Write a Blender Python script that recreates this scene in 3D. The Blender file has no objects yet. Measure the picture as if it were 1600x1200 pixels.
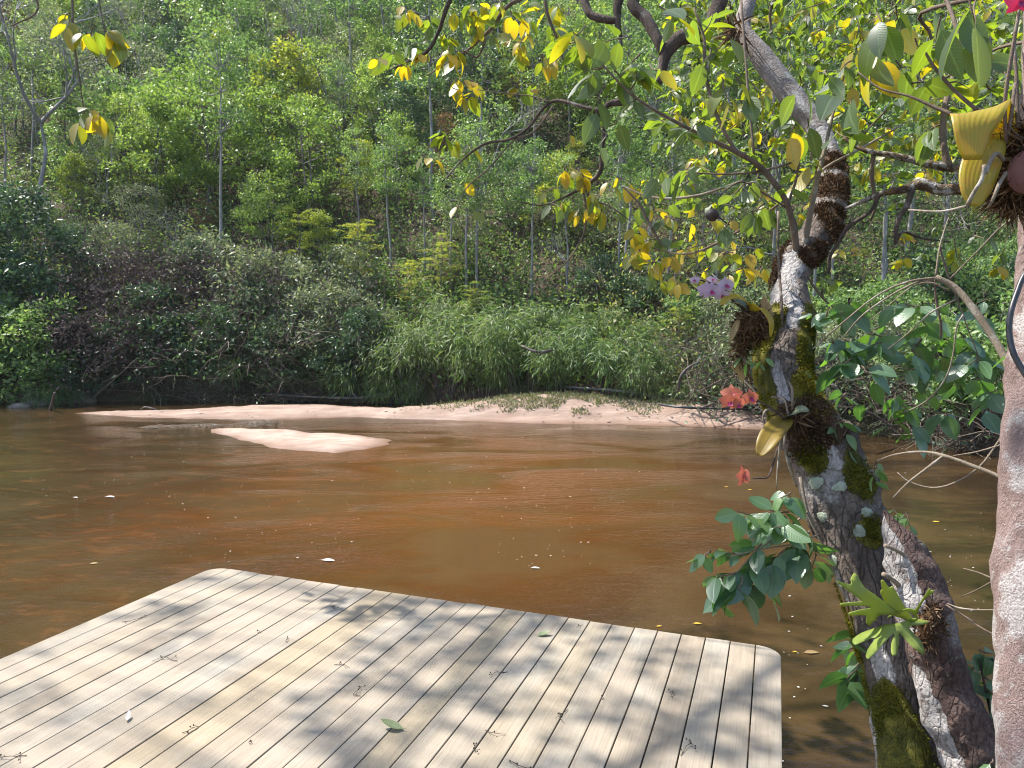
import bpy, math, random
import numpy as np
from mathutils import Vector
rng = np.random.default_rng(7)
random.seed(7)
S = bpy.context.scene
COL = S.collection

# ------------------------------------------------------------ camera frame
F_PX, CAM_H, PITCH = 1131.0, 2.2, math.radians(4.7)
CAM = np.array([0.0, 0.0, CAM_H])
FW = np.array([0.0, math.cos(PITCH), -math.sin(PITCH)])
UP = np.array([0.0, math.sin(PITCH), math.cos(PITCH)])
RT = np.array([1.0, 0.0, 0.0])
SUN_AZ, SUN_EL = math.radians(-66), math.radians(58)
SUN = np.array([math.sin(SUN_AZ)*math.cos(SUN_EL), math.cos(SUN_AZ)*math.cos(SUN_EL), math.sin(SUN_EL)])

def ray(px, py):
    return FW + RT*((px-800)/F_PX) + UP*((600-py)/F_PX)
def P(px, py, d):
    return CAM + d*ray(px, py)
def PZ(px, py, z):
    r = ray(px, py)
    return CAM + r*((z-CAM_H)/r[2])
def proj(p):
    v = np.asarray(p)-CAM
    d = v@FW
    return 800+F_PX*(v@RT)/d, 600-F_PX*(v@UP)/d, d
def unit(v):
    v = np.asarray(v, float)
    return v/np.maximum(np.linalg.norm(v, axis=-1, keepdims=True), 1e-9)

# ------------------------------------------------------------ noise
_T = np.random.default_rng(3).random((64, 64, 64))
def vnoise(x, y, z=0.0):
    x, y, z = np.broadcast_arrays(np.asarray(x, float), np.asarray(y, float), np.asarray(z, float))
    xi, yi, zi = np.floor(x).astype(int), np.floor(y).astype(int), np.floor(z).astype(int)
    fx, fy, fz = x-xi, y-yi, z-zi
    fx, fy, fz = fx*fx*(3-2*fx), fy*fy*(3-2*fy), fz*fz*(3-2*fz)
    g = lambda a, b, c: _T[(xi+a) & 63, (yi+b) & 63, (zi+c) & 63]
    l = lambda a, b, t: a+(b-a)*t
    return l(l(l(g(0,0,0), g(1,0,0), fx), l(g(0,1,0), g(1,1,0), fx), fy),
             l(l(g(0,0,1), g(1,0,1), fx), l(g(0,1,1), g(1,1,1), fx), fy), fz)*2-1
def fbm(x, y, z=0.0, o=3):
    r, a = 0, 1.0
    for k in range(o):
        r = r+a*vnoise(np.asarray(x)*2**k+17*k, np.asarray(y)*2**k+5*k, np.asarray(z)*2**k+k*9); a *= 0.5
    return r

# ------------------------------------------------------------ mesh builder
class MB:
    def __init__(s):
        s.v, s.q, s.t, s.c, s.n = [], [], [], [], 0
        s.mi = []          # material index per face chunk (quads, then tris)
    def add(s, V, quads=None, tris=None, tint=None, m=0):
        V = np.asarray(V, float).reshape(-1, 3)
        if quads is not None and len(quads): s.q.append((np.asarray(quads)+s.n, m))
        if tris is not None and len(tris): s.t.append((np.asarray(tris)+s.n, m))
        c = np.ones((len(V), 4))*0.5
        if tint is not None: c[:, :3] = tint
        s.c.append(c); s.v.append(V); s.n += len(V)
        return s
    def mesh(s, name, mats, smooth=True):
        me = bpy.data.meshes.new(name)
        V = np.concatenate(s.v); C = np.concatenate(s.c)
        Q = np.concatenate([a for a, _ in s.q]) if s.q else np.zeros((0, 4), int)
        T = np.concatenate([a for a, _ in s.t]) if s.t else np.zeros((0, 3), int)
        mi = np.concatenate([np.full(len(a), m) for a, m in s.q+s.t])
        me.vertices.add(len(V)); me.vertices.foreach_set('co', V.ravel())
        loops = np.concatenate([Q.ravel(), T.ravel()])
        me.loops.add(len(loops)); me.loops.foreach_set('vertex_index', loops.astype(np.int32))
        nf = len(Q)+len(T)
        st = np.concatenate([np.arange(len(Q))*4, len(Q)*4+np.arange(len(T))*3]).astype(np.int32)
        me.polygons.add(nf); me.polygons.foreach_set('loop_start', st)
        me.polygons.foreach_set('use_smooth', np.full(nf, smooth))
        me.polygons.foreach_set('material_index', mi.astype(np.int32))
        a = me.attributes.new('tint', 'FLOAT_COLOR', 'POINT')
        a.data.foreach_set('color', C.ravel().astype(np.float32))
        for m in (mats if isinstance(mats, (list, tuple)) else [mats]): me.materials.append(m)
        me.update(calc_edges=True); me.validate()
        return me
    def build(s, name, mats, parent=None, smooth=True, loc=None):
        return link(name, s.mesh(name, mats, smooth), parent, loc)

def link(name, me, parent=None, loc=None):
    o = bpy.data.objects.new(name, me); COL.objects.link(o)
    if parent is not None: o.parent = parent
    if loc is not None: o.location = loc
    return o
def tag(o, label=None, cat=None, group=None, kind=None):
    if label: o['label'] = label
    if cat: o['category'] = cat
    if group: o['group'] = group
    if kind: o['kind'] = kind
    return o
def thing(name, label, cat, loc=(0, 0, 0), group=None, rz=0.0, sc=1.0):
    o = bpy.data.objects.new(name, None); COL.objects.link(o)
    o.empty_display_size = 0.05
    o.location = loc; o.rotation_euler = (0, 0, rz); o.scale = (sc, sc, sc)
    return tag(o, label, cat, group)

def resample(pts, rad, sub):
    pts = np.asarray(pts, float); rad = np.asarray(rad, float)
    if len(pts) < 3 or sub <= 1: return pts, rad
    p = np.vstack([2*pts[0]-pts[1], pts, 2*pts[-1]-pts[-2]])
    o, r = [], []
    for i in range(len(pts)-1):
        p0, p1, p2, p3 = p[i:i+4]
        for k in range(sub):
            t = k/sub
            o.append(0.5*((2*p1)+(-p0+p2)*t+(2*p0-5*p1+4*p2-p3)*t*t+(-p0+3*p1-3*p2+p3)*t**3))
            r.append(rad[i]+(rad[i+1]-rad[i])*t)
    o.append(pts[-1]); r.append(rad[-1])
    return np.array(o), np.array(r)
def frames(c):
    t = unit(np.gradient(c, axis=0))
    n = np.zeros_like(t)
    a = np.array([0, -1.0, 0]) if abs(t[0][1]) < 0.9 else np.array([1.0, 0, 0])
    for i in range(len(t)):
        a = a-t[i]*(a@t[i]); a = a/max(np.linalg.norm(a), 1e-9); n[i] = a
    return t, n, np.cross(t, n)
def tube(mb, pts, rad, n=6, sub=3, bump=0.0, bscale=8.0, tint=None, m=0, cap=True, tfn=None):
    """a tapered, bent, slightly lumpy limb; angle 0 faces -y (the camera side)"""
    c, r = resample(pts, rad, sub)
    t, a, b = frames(c)
    th = np.arange(n)*2*math.pi/n
    d = a[:, None]*np.cos(th)[None, :, None]+b[:, None]*np.sin(th)[None, :, None]
    R = np.repeat(r[:, None], n, 1)
    if bump:
        q = c[:, None]+d*R[..., None]
        R = R*(1+bump*fbm(q[..., 0]*bscale, q[..., 1]*bscale, q[..., 2]*bscale))
    V = (c[:, None]+d*R[..., None]).reshape(-1, 3)
    k = len(c)
    i, j = np.meshgrid(np.arange(k-1), np.arange(n), indexing='ij')
    q = np.stack([i*n+j, i*n+(j+1) % n, (i+1)*n+(j+1) % n, (i+1)*n+j], -1).reshape(-1, 4)
    if tfn is not None: tint = tfn(c, V.reshape(k, n, 3)).reshape(-1, 3)
    tr = None
    if cap:
        if tfn is not None: tint = np.vstack([tint, tint[0], tint[-1]])
        V = np.vstack([V, c[0], c[-1]])
        j = np.arange(n)
        tr = np.vstack([np.stack([np.full(n, k*n), (j+1) % n, j], 1),
                        np.stack([np.full(n, k*n+1), (k-1)*n+j, (k-1)*n+(j+1) % n], 1)])
    mb.add(V, q, tr, tint, m)
    return c, r

# ------------------------------------------------------------ leaves
def _tmpl(ns, prof):
    u = np.linspace(0, 1, ns)
    w = np.array([prof(x) for x in u])
    U = np.repeat(u, 3); Vv = np.tile([-1.0, 0, 1.0], ns)*np.repeat(w, 3)
    q = []
    for i in range(ns-1):
        for j in range(2):
            q.append([i*3+j, i*3+j+1, (i+1)*3+j+1, (i+1)*3+j])
    return U, Vv, np.tile([-1.0, 0, 1.0], ns), np.array(q), None
ell = lambda x: max(0.03, math.sin(math.pi*min(1, x**0.85))**0.75)*(1 if x < 0.97 else .25)
ovate = lambda x: max(0.03, math.sin(math.pi*x**0.62)**0.8)
lance = lambda x: max(0.02, math.sin(math.pi*x**0.6)**0.9)
T_FINE = _tmpl(7, ell)
T_OV = _tmpl(7, ovate)
T_MID = _tmpl(4, lambda x: [0.05, 0.85, 0.8, 0.05][int(round(x*3))])
T_BLADE = _tmpl(4, lambda x: [0.5, 1.0, 0.7, 0.03][int(round(x*3))])
T_COARSE = (np.array([0, .45, 1, .45]), np.array([0, -1.0, 0, 1]), np.array([0, -1.0, 0, 1]),
            None, np.array([[0, 1, 2], [0, 2, 3]]))
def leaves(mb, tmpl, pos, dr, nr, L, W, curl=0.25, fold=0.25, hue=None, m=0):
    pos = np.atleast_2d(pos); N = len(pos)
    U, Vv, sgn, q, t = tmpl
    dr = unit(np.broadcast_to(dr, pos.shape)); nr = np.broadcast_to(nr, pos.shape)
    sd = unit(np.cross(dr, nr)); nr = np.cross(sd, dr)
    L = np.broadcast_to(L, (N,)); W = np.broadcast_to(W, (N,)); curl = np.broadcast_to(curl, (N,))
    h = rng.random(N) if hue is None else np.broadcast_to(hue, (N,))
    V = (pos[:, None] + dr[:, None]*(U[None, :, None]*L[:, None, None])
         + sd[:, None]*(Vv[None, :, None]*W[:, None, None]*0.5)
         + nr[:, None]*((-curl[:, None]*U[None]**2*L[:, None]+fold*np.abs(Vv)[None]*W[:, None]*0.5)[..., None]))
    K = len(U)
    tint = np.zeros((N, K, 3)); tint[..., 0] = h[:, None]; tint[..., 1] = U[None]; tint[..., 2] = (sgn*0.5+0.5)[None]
    off = (np.arange(N)*K)[:, None, None]
    mb.add(V.reshape(-1, 3), None if q is None else (q[None]+off).reshape(-1, 4),
           None if t is None else (t[None]+off).reshape(-1, 3), tint.reshape(-1, 3), m)
def rdir(n, up=0.0, r=None):
    v = (r or rng).normal(size=(n, 3)); v = unit(v); v[:, 2] += up
    return unit(v)
# ------------------------------------------------------------ materials
class NT:
    def __init__(s, name):
        s.m = bpy.data.materials.new(name); s.m.use_nodes = True
        s.t = s.m.node_tree; s.t.nodes.clear()
        s.out = s.n('ShaderNodeOutputMaterial')
    def n(s, typ, **kw):
        x = s.t.nodes.new(typ)
        for k, v in kw.items():
            if k.startswith('i_'):
                key = k[2:].replace('_', ' ')
                x.inputs[int(key) if key.isdigit() else key].default_value = v
            else: setattr(x, k, v)
        return x
    def l(s, a, b): s.t.links.new(a, b)
    def math(s, op, a, b=None, c=None, clamp=False):
        x = s.n('ShaderNodeMath', operation=op, use_clamp=clamp)
        for i, v in enumerate((a, b, c)):
            if v is None: continue
            if hasattr(v, 'links'): s.l(v, x.inputs[i])
            else: x.inputs[i].default_value = v
        return x.outputs[0]
    def mix(s, f, a, b, typ='MIX'):
        x = s.n('ShaderNodeMixRGB', blend_type=typ)
        for i, v in enumerate((f, a, b)):
            if hasattr(v, 'links'): s.l(v, x.inputs[i])
            else: x.inputs[i].default_value = v if i == 0 else rgba(v)
        return x.outputs[0]
    def ramp(s, f, stops, interp='LINEAR'):
        x = s.n('ShaderNodeValToRGB'); x.color_ramp.interpolation = interp
        e = x.color_ramp.elements
        while len(e) < len(stops): e.new(0.5)
        for k, (p, c) in enumerate(stops):
            e[k].position = p; e[k].color = rgba(c)
        s.l(f, x.inputs[0])
        return x.outputs[0]
    def coord(s, scale=(1, 1, 1), kind='Object'):
        if kind == 'World':
            o = s.n('ShaderNodeNewGeometry').outputs['Position']
        else: o = s.n('ShaderNodeTexCoord').outputs[kind]
        mp = s.n('ShaderNodeMapping'); mp.inputs['Scale'].default_value = scale
        s.l(o, mp.inputs[0]); return mp.outputs[0]
    def noise(s, co, scale, detail=4, rough=0.55, dist=0.0):
        x = s.n('ShaderNodeTexNoise'); x.inputs['Scale'].default_value = scale
        x.inputs['Detail'].default_value = detail; x.inputs['Roughness'].default_value = rough
        x.inputs['Distortion'].default_value = dist
        s.l(co, x.inputs['Vector']); return x.outputs['Fac']
    def bump(s, h, strength=0.4, dist=0.01):
        x = s.n('ShaderNodeBump'); x.inputs['Strength'].default_value = strength
        x.inputs['Distance'].default_value = dist
        s.l(h, x.inputs['Height']); return x.outputs[0]
    def bsdf(s, col, rough=0.6, spec=0.5, normal=None, ior=None):
        x = s.n('ShaderNodeBsdfPrincipled')
        for k, v in (('Base Color', col), ('Roughness', rough), ('Specular IOR Level', spec)):
            if hasattr(v, 'links'): s.l(v, x.inputs[k])
            else: x.inputs[k].default_value = rgba(v) if k == 'Base Color' else v
        if normal is not None: s.l(normal, x.inputs['Normal'])
        if ior: x.inputs['IOR'].default_value = ior
        return x.outputs[0]
    def done(s, sh):
        s.l(sh, s.out.inputs['Surface']); return s.m
def rgba(c):
    c = (c, c, c) if isinstance(c, (int, float)) else tuple(c)
    return c if len(c) == 4 else (*c, 1.0)

def leaf_mat(name, cols, trans, tf=0.4, rough=0.42, spec=0.5, veins=0, objvar=0.35, rib=None, spots=None, pleat=0):
    """cols: hue ramp by leaf; trans: colour multiplier for light passing through"""
    k = NT(name)
    at = k.n('ShaderNodeAttribute', attribute_name='tint')
    sp = k.n('ShaderNodeSeparateColor'); k.l(at.outputs['Color'], sp.inputs[0])
    oi = k.n('ShaderNodeObjectInfo')
    h = sp.outputs[0]
    if objvar:
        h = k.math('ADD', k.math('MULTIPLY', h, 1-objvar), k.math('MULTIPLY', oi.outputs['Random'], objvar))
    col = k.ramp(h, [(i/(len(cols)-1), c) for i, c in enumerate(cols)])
    nrm = None
    if veins:
        av = k.math('ABSOLUTE', k.math('SUBTRACT', sp.outputs[2], 0.5))
        w = k.math('SINE', k.math('MULTIPLY', k.math('SUBTRACT', sp.outputs[1], k.math('MULTIPLY', av, 0.35)), veins*6.28))
        ribm = k.math('SUBTRACT', 1.0, k.math('MULTIPLY', av, 14.0), clamp=True)
        ln = k.math('MULTIPLY', k.math('POWER', k.math('ABSOLUTE', w), 10.0), 0.3)
        f = k.math('MAXIMUM', ribm, ln, clamp=True)
        col = k.mix(k.math('MULTIPLY', f, 0.5), col, rib or [min(1, x*2.2+.02) for x in cols[0]])
        nrm = k.bump(k.math('ADD', k.math('MULTIPLY', k.math('ABSOLUTE', w), -0.4), k.math('MULTIPLY', ribm, -1.0)), 0.22, 0.003)
    if pleat:
        pw = k.math('SINE', k.math('MULTIPLY', sp.outputs[2], pleat*6.28)); nz = k.noise(k.coord(), 45, 4, .6)
        col = k.mix(k.math('MULTIPLY', k.ramp(pw, [(0, 1), (.6, 0)]), .22), col, [x*.75 for x in cols[0]])
        col = k.mix(k.ramp(nz, [(.45, 0), (.7, .6)]), col, [cols[-1][0]*1.1, cols[-1][1]*.8, cols[-1][2]])
        nrm = k.bump(k.math('ADD', k.math('MULTIPLY', pw, .25), nz), .4, .002)
    if spots:
        nz = k.noise(k.coord(), 60, 3)
        col = k.mix(k.ramp(nz, [(0.64, 0), (0.72, .8)]), col, spots)
    tc = k.mix(1.0, col, trans, 'MULTIPLY')
    a = k.bsdf(col, rough, spec, nrm)
    b = k.n('ShaderNodeBsdfTranslucent'); k.l(tc, b.inputs['Color'])
    mx = k.n('ShaderNodeMixShader'); mx.inputs[0].default_value = tf
    k.l(a, mx.inputs[1]); k.l(b.outputs[0], mx.inputs[2])
    return k.done(mx.outputs[0])

def bark_mat(name, dark, mid, pale, sc=6.0, pale_at=0.58, rough=0.9, stretch=(1, 1, .35), lichen=None, bump=0.6, pale_lit=None, crack=.55):
    k = NT(name)
    co = k.coord(stretch); co2 = k.coord()
    n1 = k.noise(co, sc, 6, 0.65, 0.6); n2 = k.noise(co2, sc*0.55, 5, 0.6, 0.3); n3 = k.noise(co2, sc*12, 4, 0.7)
    col = k.ramp(n1, [(0.3, dark), (0.62, mid)])
    col = k.mix(k.ramp(n2, [(pale_at, 0), (pale_at+.07, 1)]), col, pale)
    if lichen:
        n4 = k.noise(co2, sc*1.7, 6, 0.7, 0.2)
        col = k.mix(k.ramp(n4, [(0.6, 0), (0.66, .85)]), col, lichen)
    col = k.mix(k.math('MULTIPLY', k.ramp(n3, [(0.35, 0.75), (0.6, 0)]), 1.0), col, dark)
    vm = k.n('ShaderNodeMixRGB'); vm.inputs[0].default_value = .12
    k.l(co, vm.inputs[1]); nn = k.n('ShaderNodeTexNoise'); nn.inputs['Scale'].default_value = sc*1.5; k.l(co, nn.inputs['Vector']); k.l(nn.outputs['Color'], vm.inputs[2])
    vo = k.n('ShaderNodeTexVoronoi', feature='DISTANCE_TO_EDGE'); vo.inputs['Scale'].default_value = sc*4.2; k.l(vm.outputs[0], vo.inputs['Vector'])
    ck = k.ramp(vo.outputs['Distance'], [(0.0, 1), (.10, 0)])
    ck = k.math('MULTIPLY', ck, k.ramp(n2, [(.4, .9), (.62, .15)]))
    col = k.mix(k.math('MULTIPLY', ck, .75*crack), col, [x*.55 for x in dark])
    h = k.math('SUBTRACT', k.math('ADD', n1, k.math('MULTIPLY', n3, 0.6)), k.math('MULTIPLY', ck, .8*crack))
    if pale_lit:     # pale bark patches, with sunlit left edges painted into the colour
        at = k.n('ShaderNodeAttribute', attribute_name='tint'); sp = k.n('ShaderNodeSeparateColor'); k.l(at.outputs['Color'], sp.inputs[0])
        e = k.noise(co2, 16, 6, .65, .4); lo = k.noise(co2, 8, 4, .6)
        f = k.ramp(k.math('ADD', sp.outputs[0], k.math('MULTIPLY', k.math('SUBTRACT', e, .5), .9)), [(.47, 0), (.52, 1)])
        pw = k.mix(k.ramp(lo, [(.45, 0), (.7, .7)]), k.ramp(n1, [(.3, pale_lit), (.6, [x*1.25 for x in pale_lit])]), [x*.62 for x in pale_lit])
        pw = k.mix(k.ramp(n3, [(.35, .7), (.55, 0)]), pw, [x*.5 for x in pale_lit])
        pw = k.mix(k.ramp(k.noise(co2, 30, 5, .7, .5), [(.5, 0), (.62, .8)]), pw, col)
        col = k.mix(f, col, pw); h = k.math('SUBTRACT', h, k.math('MULTIPLY', f, .5))
        e2 = k.noise(co2, 24, 6, .7, .3); tn = k.noise(co2, 160, 3, .7); big = k.noise(co2, 14, 3, .6)
        def over(ch, c1, c2, c3, col, h):
            g = k.ramp(k.math('ADD', sp.outputs[ch], k.math('MULTIPLY', k.math('SUBTRACT', e2, .5), 1.0)), [(.46, 0), (.54, 1)])
            mc = k.mix(k.ramp(big, [(.42, 0), (.62, 1)]), k.ramp(tn, [(.3, c1), (.65, c2)]), k.ramp(tn, [(.3, c2), (.65, c3)]))
            return k.mix(g, col, mc), k.math('ADD', h, k.math('MULTIPLY', g, k.math('ADD', .6, tn)))
        col, h = over(1, (.045,.048,.010), (.11,.11,.018), (.26,.22,.028), col, h)
        col, h = over(2, (.035,.022,.016), (.085,.050,.030), (.16,.095,.05), col, h)
    return k.done(k.bsdf(col, rough, 0.25, k.bump(h, min(1, bump*1.4), 0.03)))
def plain(name, c1, c2=None, sc=20, rough=0.7, spec=0.3, bump=0.2):
    k = NT(name)
    n = k.noise(k.coord(), sc, 4)
    col = k.ramp(n, [(0.35, c1), (0.65, c2 or c1)])
    return k.done(k.bsdf(col, rough, spec, k.bump(n, bump, 0.005)))

M = {}
def G(name, cols, *a, gain=1.0, **kw): return leaf_mat(name, [tuple(min(.8, x*gain) for x in c) for c in cols], *a, **kw)
M['f_bright'] = G('foliage bright', [(.060,.105,.026), (.11,.165,.04), (.17,.225,.055), (.25,.27,.075)], (1.45,1.5,.85), .42, .45, .4, gain=1.505)
M['f_mid'] = G('foliage mid', [(.045,.085,.030), (.075,.125,.042), (.12,.17,.058), (.18,.205,.075)], (1.4,1.5,.9), .40, .45, .4, gain=1.610)
M['f_dark'] = G('foliage dark', [(.028,.055,.030), (.042,.080,.040), (.062,.105,.050), (.085,.125,.055)], (1.4,1.5,.9), .3, .45, .45, gain=1.15)
M['f_grey'] = G('foliage grey green', [(.075,.095,.055), (.11,.135,.075), (.16,.18,.10), (.21,.21,.115)], (1.3,1.35,.9), .34, .45, .4, gain=1.366)
M['f_yellow'] = G('foliage yellow green', [(.11,.155,.03), (.17,.215,.04), (.24,.265,.05), (.31,.28,.06)], (1.45,1.45,.7), .44, .5, .4, gain=1.210)
M['f_rust'] = G('foliage rust', [(.12,.095,.055), (.19,.11,.055), (.24,.13,.06), (.17,.16,.07)], (1.4,1.2,.8), .35, .6, .3)
M['f_bamboo'] = G('foliage narrow leaf', [(0.059,0.104,0.038), (0.090,0.149,0.047), (0.144,0.189,0.068), (0.234,0.225,0.108)], (1.35,1.4,.85), .42, .5, .35, gain=1.15)
M['f_under'] = G('foliage undergrowth', [(.05,.09,.030), (.085,.14,.042), (.14,.18,.058), (.20,.18,.085), (.19,.12,.065)], (1.4,1.4,.8), .38, .5, .4, objvar=0, gain=1.417)
M['dry'] = G('dry brush', [(.075,.058,.045), (.12,.095,.075), (.17,.14,.11), (.21,.19,.16)], (1,1,1), .15, .8, .2, objvar=0.2)
M['dry_dark'] = G('dark dry brush', [(.045,.034,.032), (.075,.056,.052), (.11,.082,.074), (.17,.14,.12)], (1,1,1), .12, .85, .15, objvar=0.2)  # own purple brown, darkened to paint the bank's shade into the shrubs
M['grass'] = G('bank grass', [(.085,.105,.05), (.13,.15,.075), (.18,.175,.095), (.22,.18,.12)], (1.5,1.5,.8), .3, .6, .3, objvar=0)
# near tree: grey-green upper side, yellow when the sun comes through
M['n_leaf'] = G('tree leaf', [(0.064,0.098,0.051), (0.076,0.119,0.043), (0.098,0.140,0.030), (0.187,0.178,0.021), (0.306,0.221,0.019)], (2.8,2.7,.42), .50, .42, .75, veins=7, objvar=0, spots=(.12,.075,.02))
M['n_green'] = G('shoot leaf', [(0.054,0.106,0.059), (0.075,0.139,0.064), (0.106,0.181,0.054)], (2.0,2.5,.45), .36, .36, 1.0, veins=6, objvar=0)
M['stag'] = G('staghorn frond', [(0.240,0.304,0.064), (0.304,0.352,0.072)], (1.25,1.25,.6), .42, .5, .4, veins=0, objvar=0)
M['o_leaf'] = G('orchid leaf', [(.30,.29,.030), (.39,.33,.032), (.43,.35,.055)], (1.7,1.6,.5), .5, .4, .5, pleat=9, objvar=0, rib=(.3,.28,.08))
M['o_leaf_old'] = G('orchid old leaf', [(0.187,0.144,0.022), (0.230,0.144,0.022)], (1.3,1.1,.6), .3, .45, .4, veins=1, objvar=0, rib=(.12,.09,.03), spots=(.10,.06,.03))
M['o_leaf_green'] = G('orchid green leaf', [(0.115,0.137,0.072), (0.158,0.180,0.108)], (1.2,1.3,.7), .25, .4, .5, veins=1, objvar=0)
M['pink'] = G('pink petal', [(0.426,0.317,0.392), (0.461,0.380,0.438), (0.438,0.322,0.403)], (1.1,1.0,1.1), .4, .6, .2, objvar=0, veins=3, rib=(.70,.40,.58))
M['magenta'] = G('magenta lip', [(0.317,0.023,0.126), (0.357,0.046,0.144)], (1,1,1), .3, .5, .3, objvar=0)
M['orange'] = G('orange petal', [(0.461,0.144,0.081), (0.472,0.190,0.115), (0.432,0.115,0.092)], (1.1,1,.9), .4, .6, .2, objvar=0, veins=3, rib=(.75,.10,.16))
M['brown_leaf'] = G('dry brown leaf', [(0.216,0.144,0.065), (0.288,0.216,0.086)], (1.2,1,.7), .25, .6, .3, objvar=0, veins=4)
M['fallen_green'] = G('fallen green leaf', [(0.138,0.173,0.081), (0.196,0.219,0.115)], (1.1,1.2,.7), .2, .45, .5, objvar=0, veins=5)
M['fallen_yellow'] = G('fallen yellow leaf', [(0.432,0.259,0.022), (0.468,0.324,0.036)], (1.1,1,.7), .2, .45, .5, objvar=0, veins=4)
M['moss'] = G('moss', [(.035,.045,.008), (.07,.08,.012), (.14,.13,.015), (.22,.18,.02)], (1.3,1.3,.7), .25, .9, .1, objvar=0)
M['moss_y'] = G('yellow moss', [(.12,.11,.012), (.22,.19,.02), (.34,.27,.03)], (1.3,1.3,.7), .25, .9, .1, objvar=0)
M['fibre'] = G('root fibre', [(.028,.018,.012), (.06,.035,.02), (.12,.065,.03), (.2,.15,.1)], (1,1,1), .1, .9, .1, objvar=0)
M['bark'] = bark_mat('mossy bark', (0.062,0.048,0.040), (0.207,0.166,0.142), (0.349,0.315,0.290), 7, .55, lichen=(0.249,0.282,0.216), pale_lit=(0.365,0.339,0.325))
M['bark_up'] = bark_mat('pale upper bark', (0.116,0.095,0.084), (0.291,0.255,0.232), (0.408,0.386,0.365), 9, .55, stretch=(1,1,1), lichen=(0.306,0.328,0.291), bump=.35, pale_lit=(0.365,0.342,0.328))
M['bark_dead'] = bark_mat('pale streaked stem bark', (0.043,0.024,0.020), (0.207,0.137,0.113), (0.299,0.250,0.225), 9.0, .58, lichen=(0.250,0.258,0.207), pale_lit=(0.382,0.356,0.340))
M['bark_pink'] = bark_mat('pink grey bark', (.17,.115,.10), (.345,.25,.228), (.46,.425,.405), 15, .50, stretch=(1,1,.5), lichen=(.44,.425,.405), bump=.55, crack=.22)
M['twig'] = bark_mat('twig bark', (0.090,0.063,0.045), (0.216,0.162,0.122), (0.324,0.270,0.225), 20, .6, bump=.3)
M['twig_pale'] = bark_mat('pale twig bark', (0.158,0.122,0.086), (0.288,0.238,0.180), (0.360,0.331,0.288), 20, .55, bump=.3)
M['limb_dark'] = bark_mat('dark limb bark', (0.045,0.032,0.025), (0.153,0.113,0.090), (0.297,0.261,0.234), 14, .58, bump=.5)
M['far_bark'] = bark_mat('hillside bark', (.07,.06,.055), (.20,.175,.16), (.34,.32,.30), 4, .52, bump=.3)
M['far_pale'] = bark_mat('pale hillside bark', (0.144,0.135,0.130), (0.306,0.293,0.279), (0.414,0.405,0.396), 4, .55, bump=.3)
M['drift'] = bark_mat('driftwood', (0.080,0.061,0.052), (0.172,0.147,0.128), (0.257,0.239,0.220), 9, .58)
M['rock'] = plain('river rock', (.10,.08,.07), (.20,.165,.14), 5, .8, .3, .6)
M['cable'] = plain('black cable', (.012,.012,.014), (.03,.03,.035), 30, .4, .5, .1)
M['pole'] = plain('grey pipe', (0.162,0.155,0.155), (0.242,0.236,0.236), 8, .5, .4, .1)
M['fruit'] = plain('dark fruit', (.02,.014,.014), (.05,.032,.03), 14, .6, .4, .4)
M['pot'] = plain('brown pot', (.10,.045,.045), (.15,.07,.065), 9, .7, .3, .2)
M['foam'] = plain('foam', (0.379,0.355,0.318), (0.459,0.440,0.416), 30, .7, .2, .1)

def sand_mat(name='river sand', dull=0.0):
    k = NT(name); co = k.coord(kind='World')
    n1 = k.noise(co, 1.1, 5, .6, .4); n2 = k.noise(co, 38, 5, .7); n3 = k.noise(k.coord((.6, 2.2, 1), 'World'), 2.4, 5, .65, .5)
    col = k.ramp(n1, [(.35, (0.301,0.202,0.154)), (.6, (0.361,0.277,0.226))])
    col = k.mix(k.ramp(n3, [(.48, 0), (.62, .75)]), col, (0.204,0.132,0.100))
    col = k.mix(k.ramp(n2, [(.3, .5), (.5, 0)]), col, (0.180,0.127,0.097))
    if dull: col = k.mix(k.math('MULTIPLY', k.ramp(k.noise(k.coord((.35, 1.6, 1), 'World'), 1.6, 6, .7, .8), [(.38, .35), (.58, 1)]), dull), col, (.165,.112,.083))
    # wet sand close to the water level
    sx = k.n('ShaderNodeSeparateXYZ'); k.l(co, sx.inputs[0])
    z = k.math('ADD', sx.outputs[2], k.math('MULTIPLY', k.math('SUBTRACT', n3, .5), .05))
    wet = k.ramp(z, [(0.0, 1), (.075, 0)])
    col = k.mix(k.math('MULTIPLY', wet, .75), col, (0.120,0.062,0.036))
    wr = k.math('SUBTRACT', .9, k.math('MULTIPLY', wet, .6))
    return k.done(k.bsdf(col, wr, .35, k.bump(k.math('ADD', n3, k.math('MULTIPLY', n2, .35)), .8, .03)))
M['sand'] = sand_mat()
M['sand_dull'] = sand_mat('rough river sand', .75)
def soil_mat():
    k = NT('forest soil'); co = k.coord(kind='World')
    n1 = k.noise(co, .5, 5, .6); n2 = k.noise(co, 7, 6, .7); n3 = k.noise(co, 60, 4, .7)
    col = k.ramp(n2, [(.3, (0.036,0.026,0.019)), (.55, (0.080,0.058,0.040)), (.75, (0.128,0.096,0.068))])
    col = k.mix(k.ramp(n1, [(.5, 0), (.62, .7)]), col, (0.044,0.056,0.020))
    col = k.mix(k.ramp(n3, [(.55, 0), (.7, .5)]), col, (0.160,0.128,0.096))
    return k.done(k.bsdf(col, .95, .15, k.bump(n2, .8, .1)))
M['soil'] = soil_mat()
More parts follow.
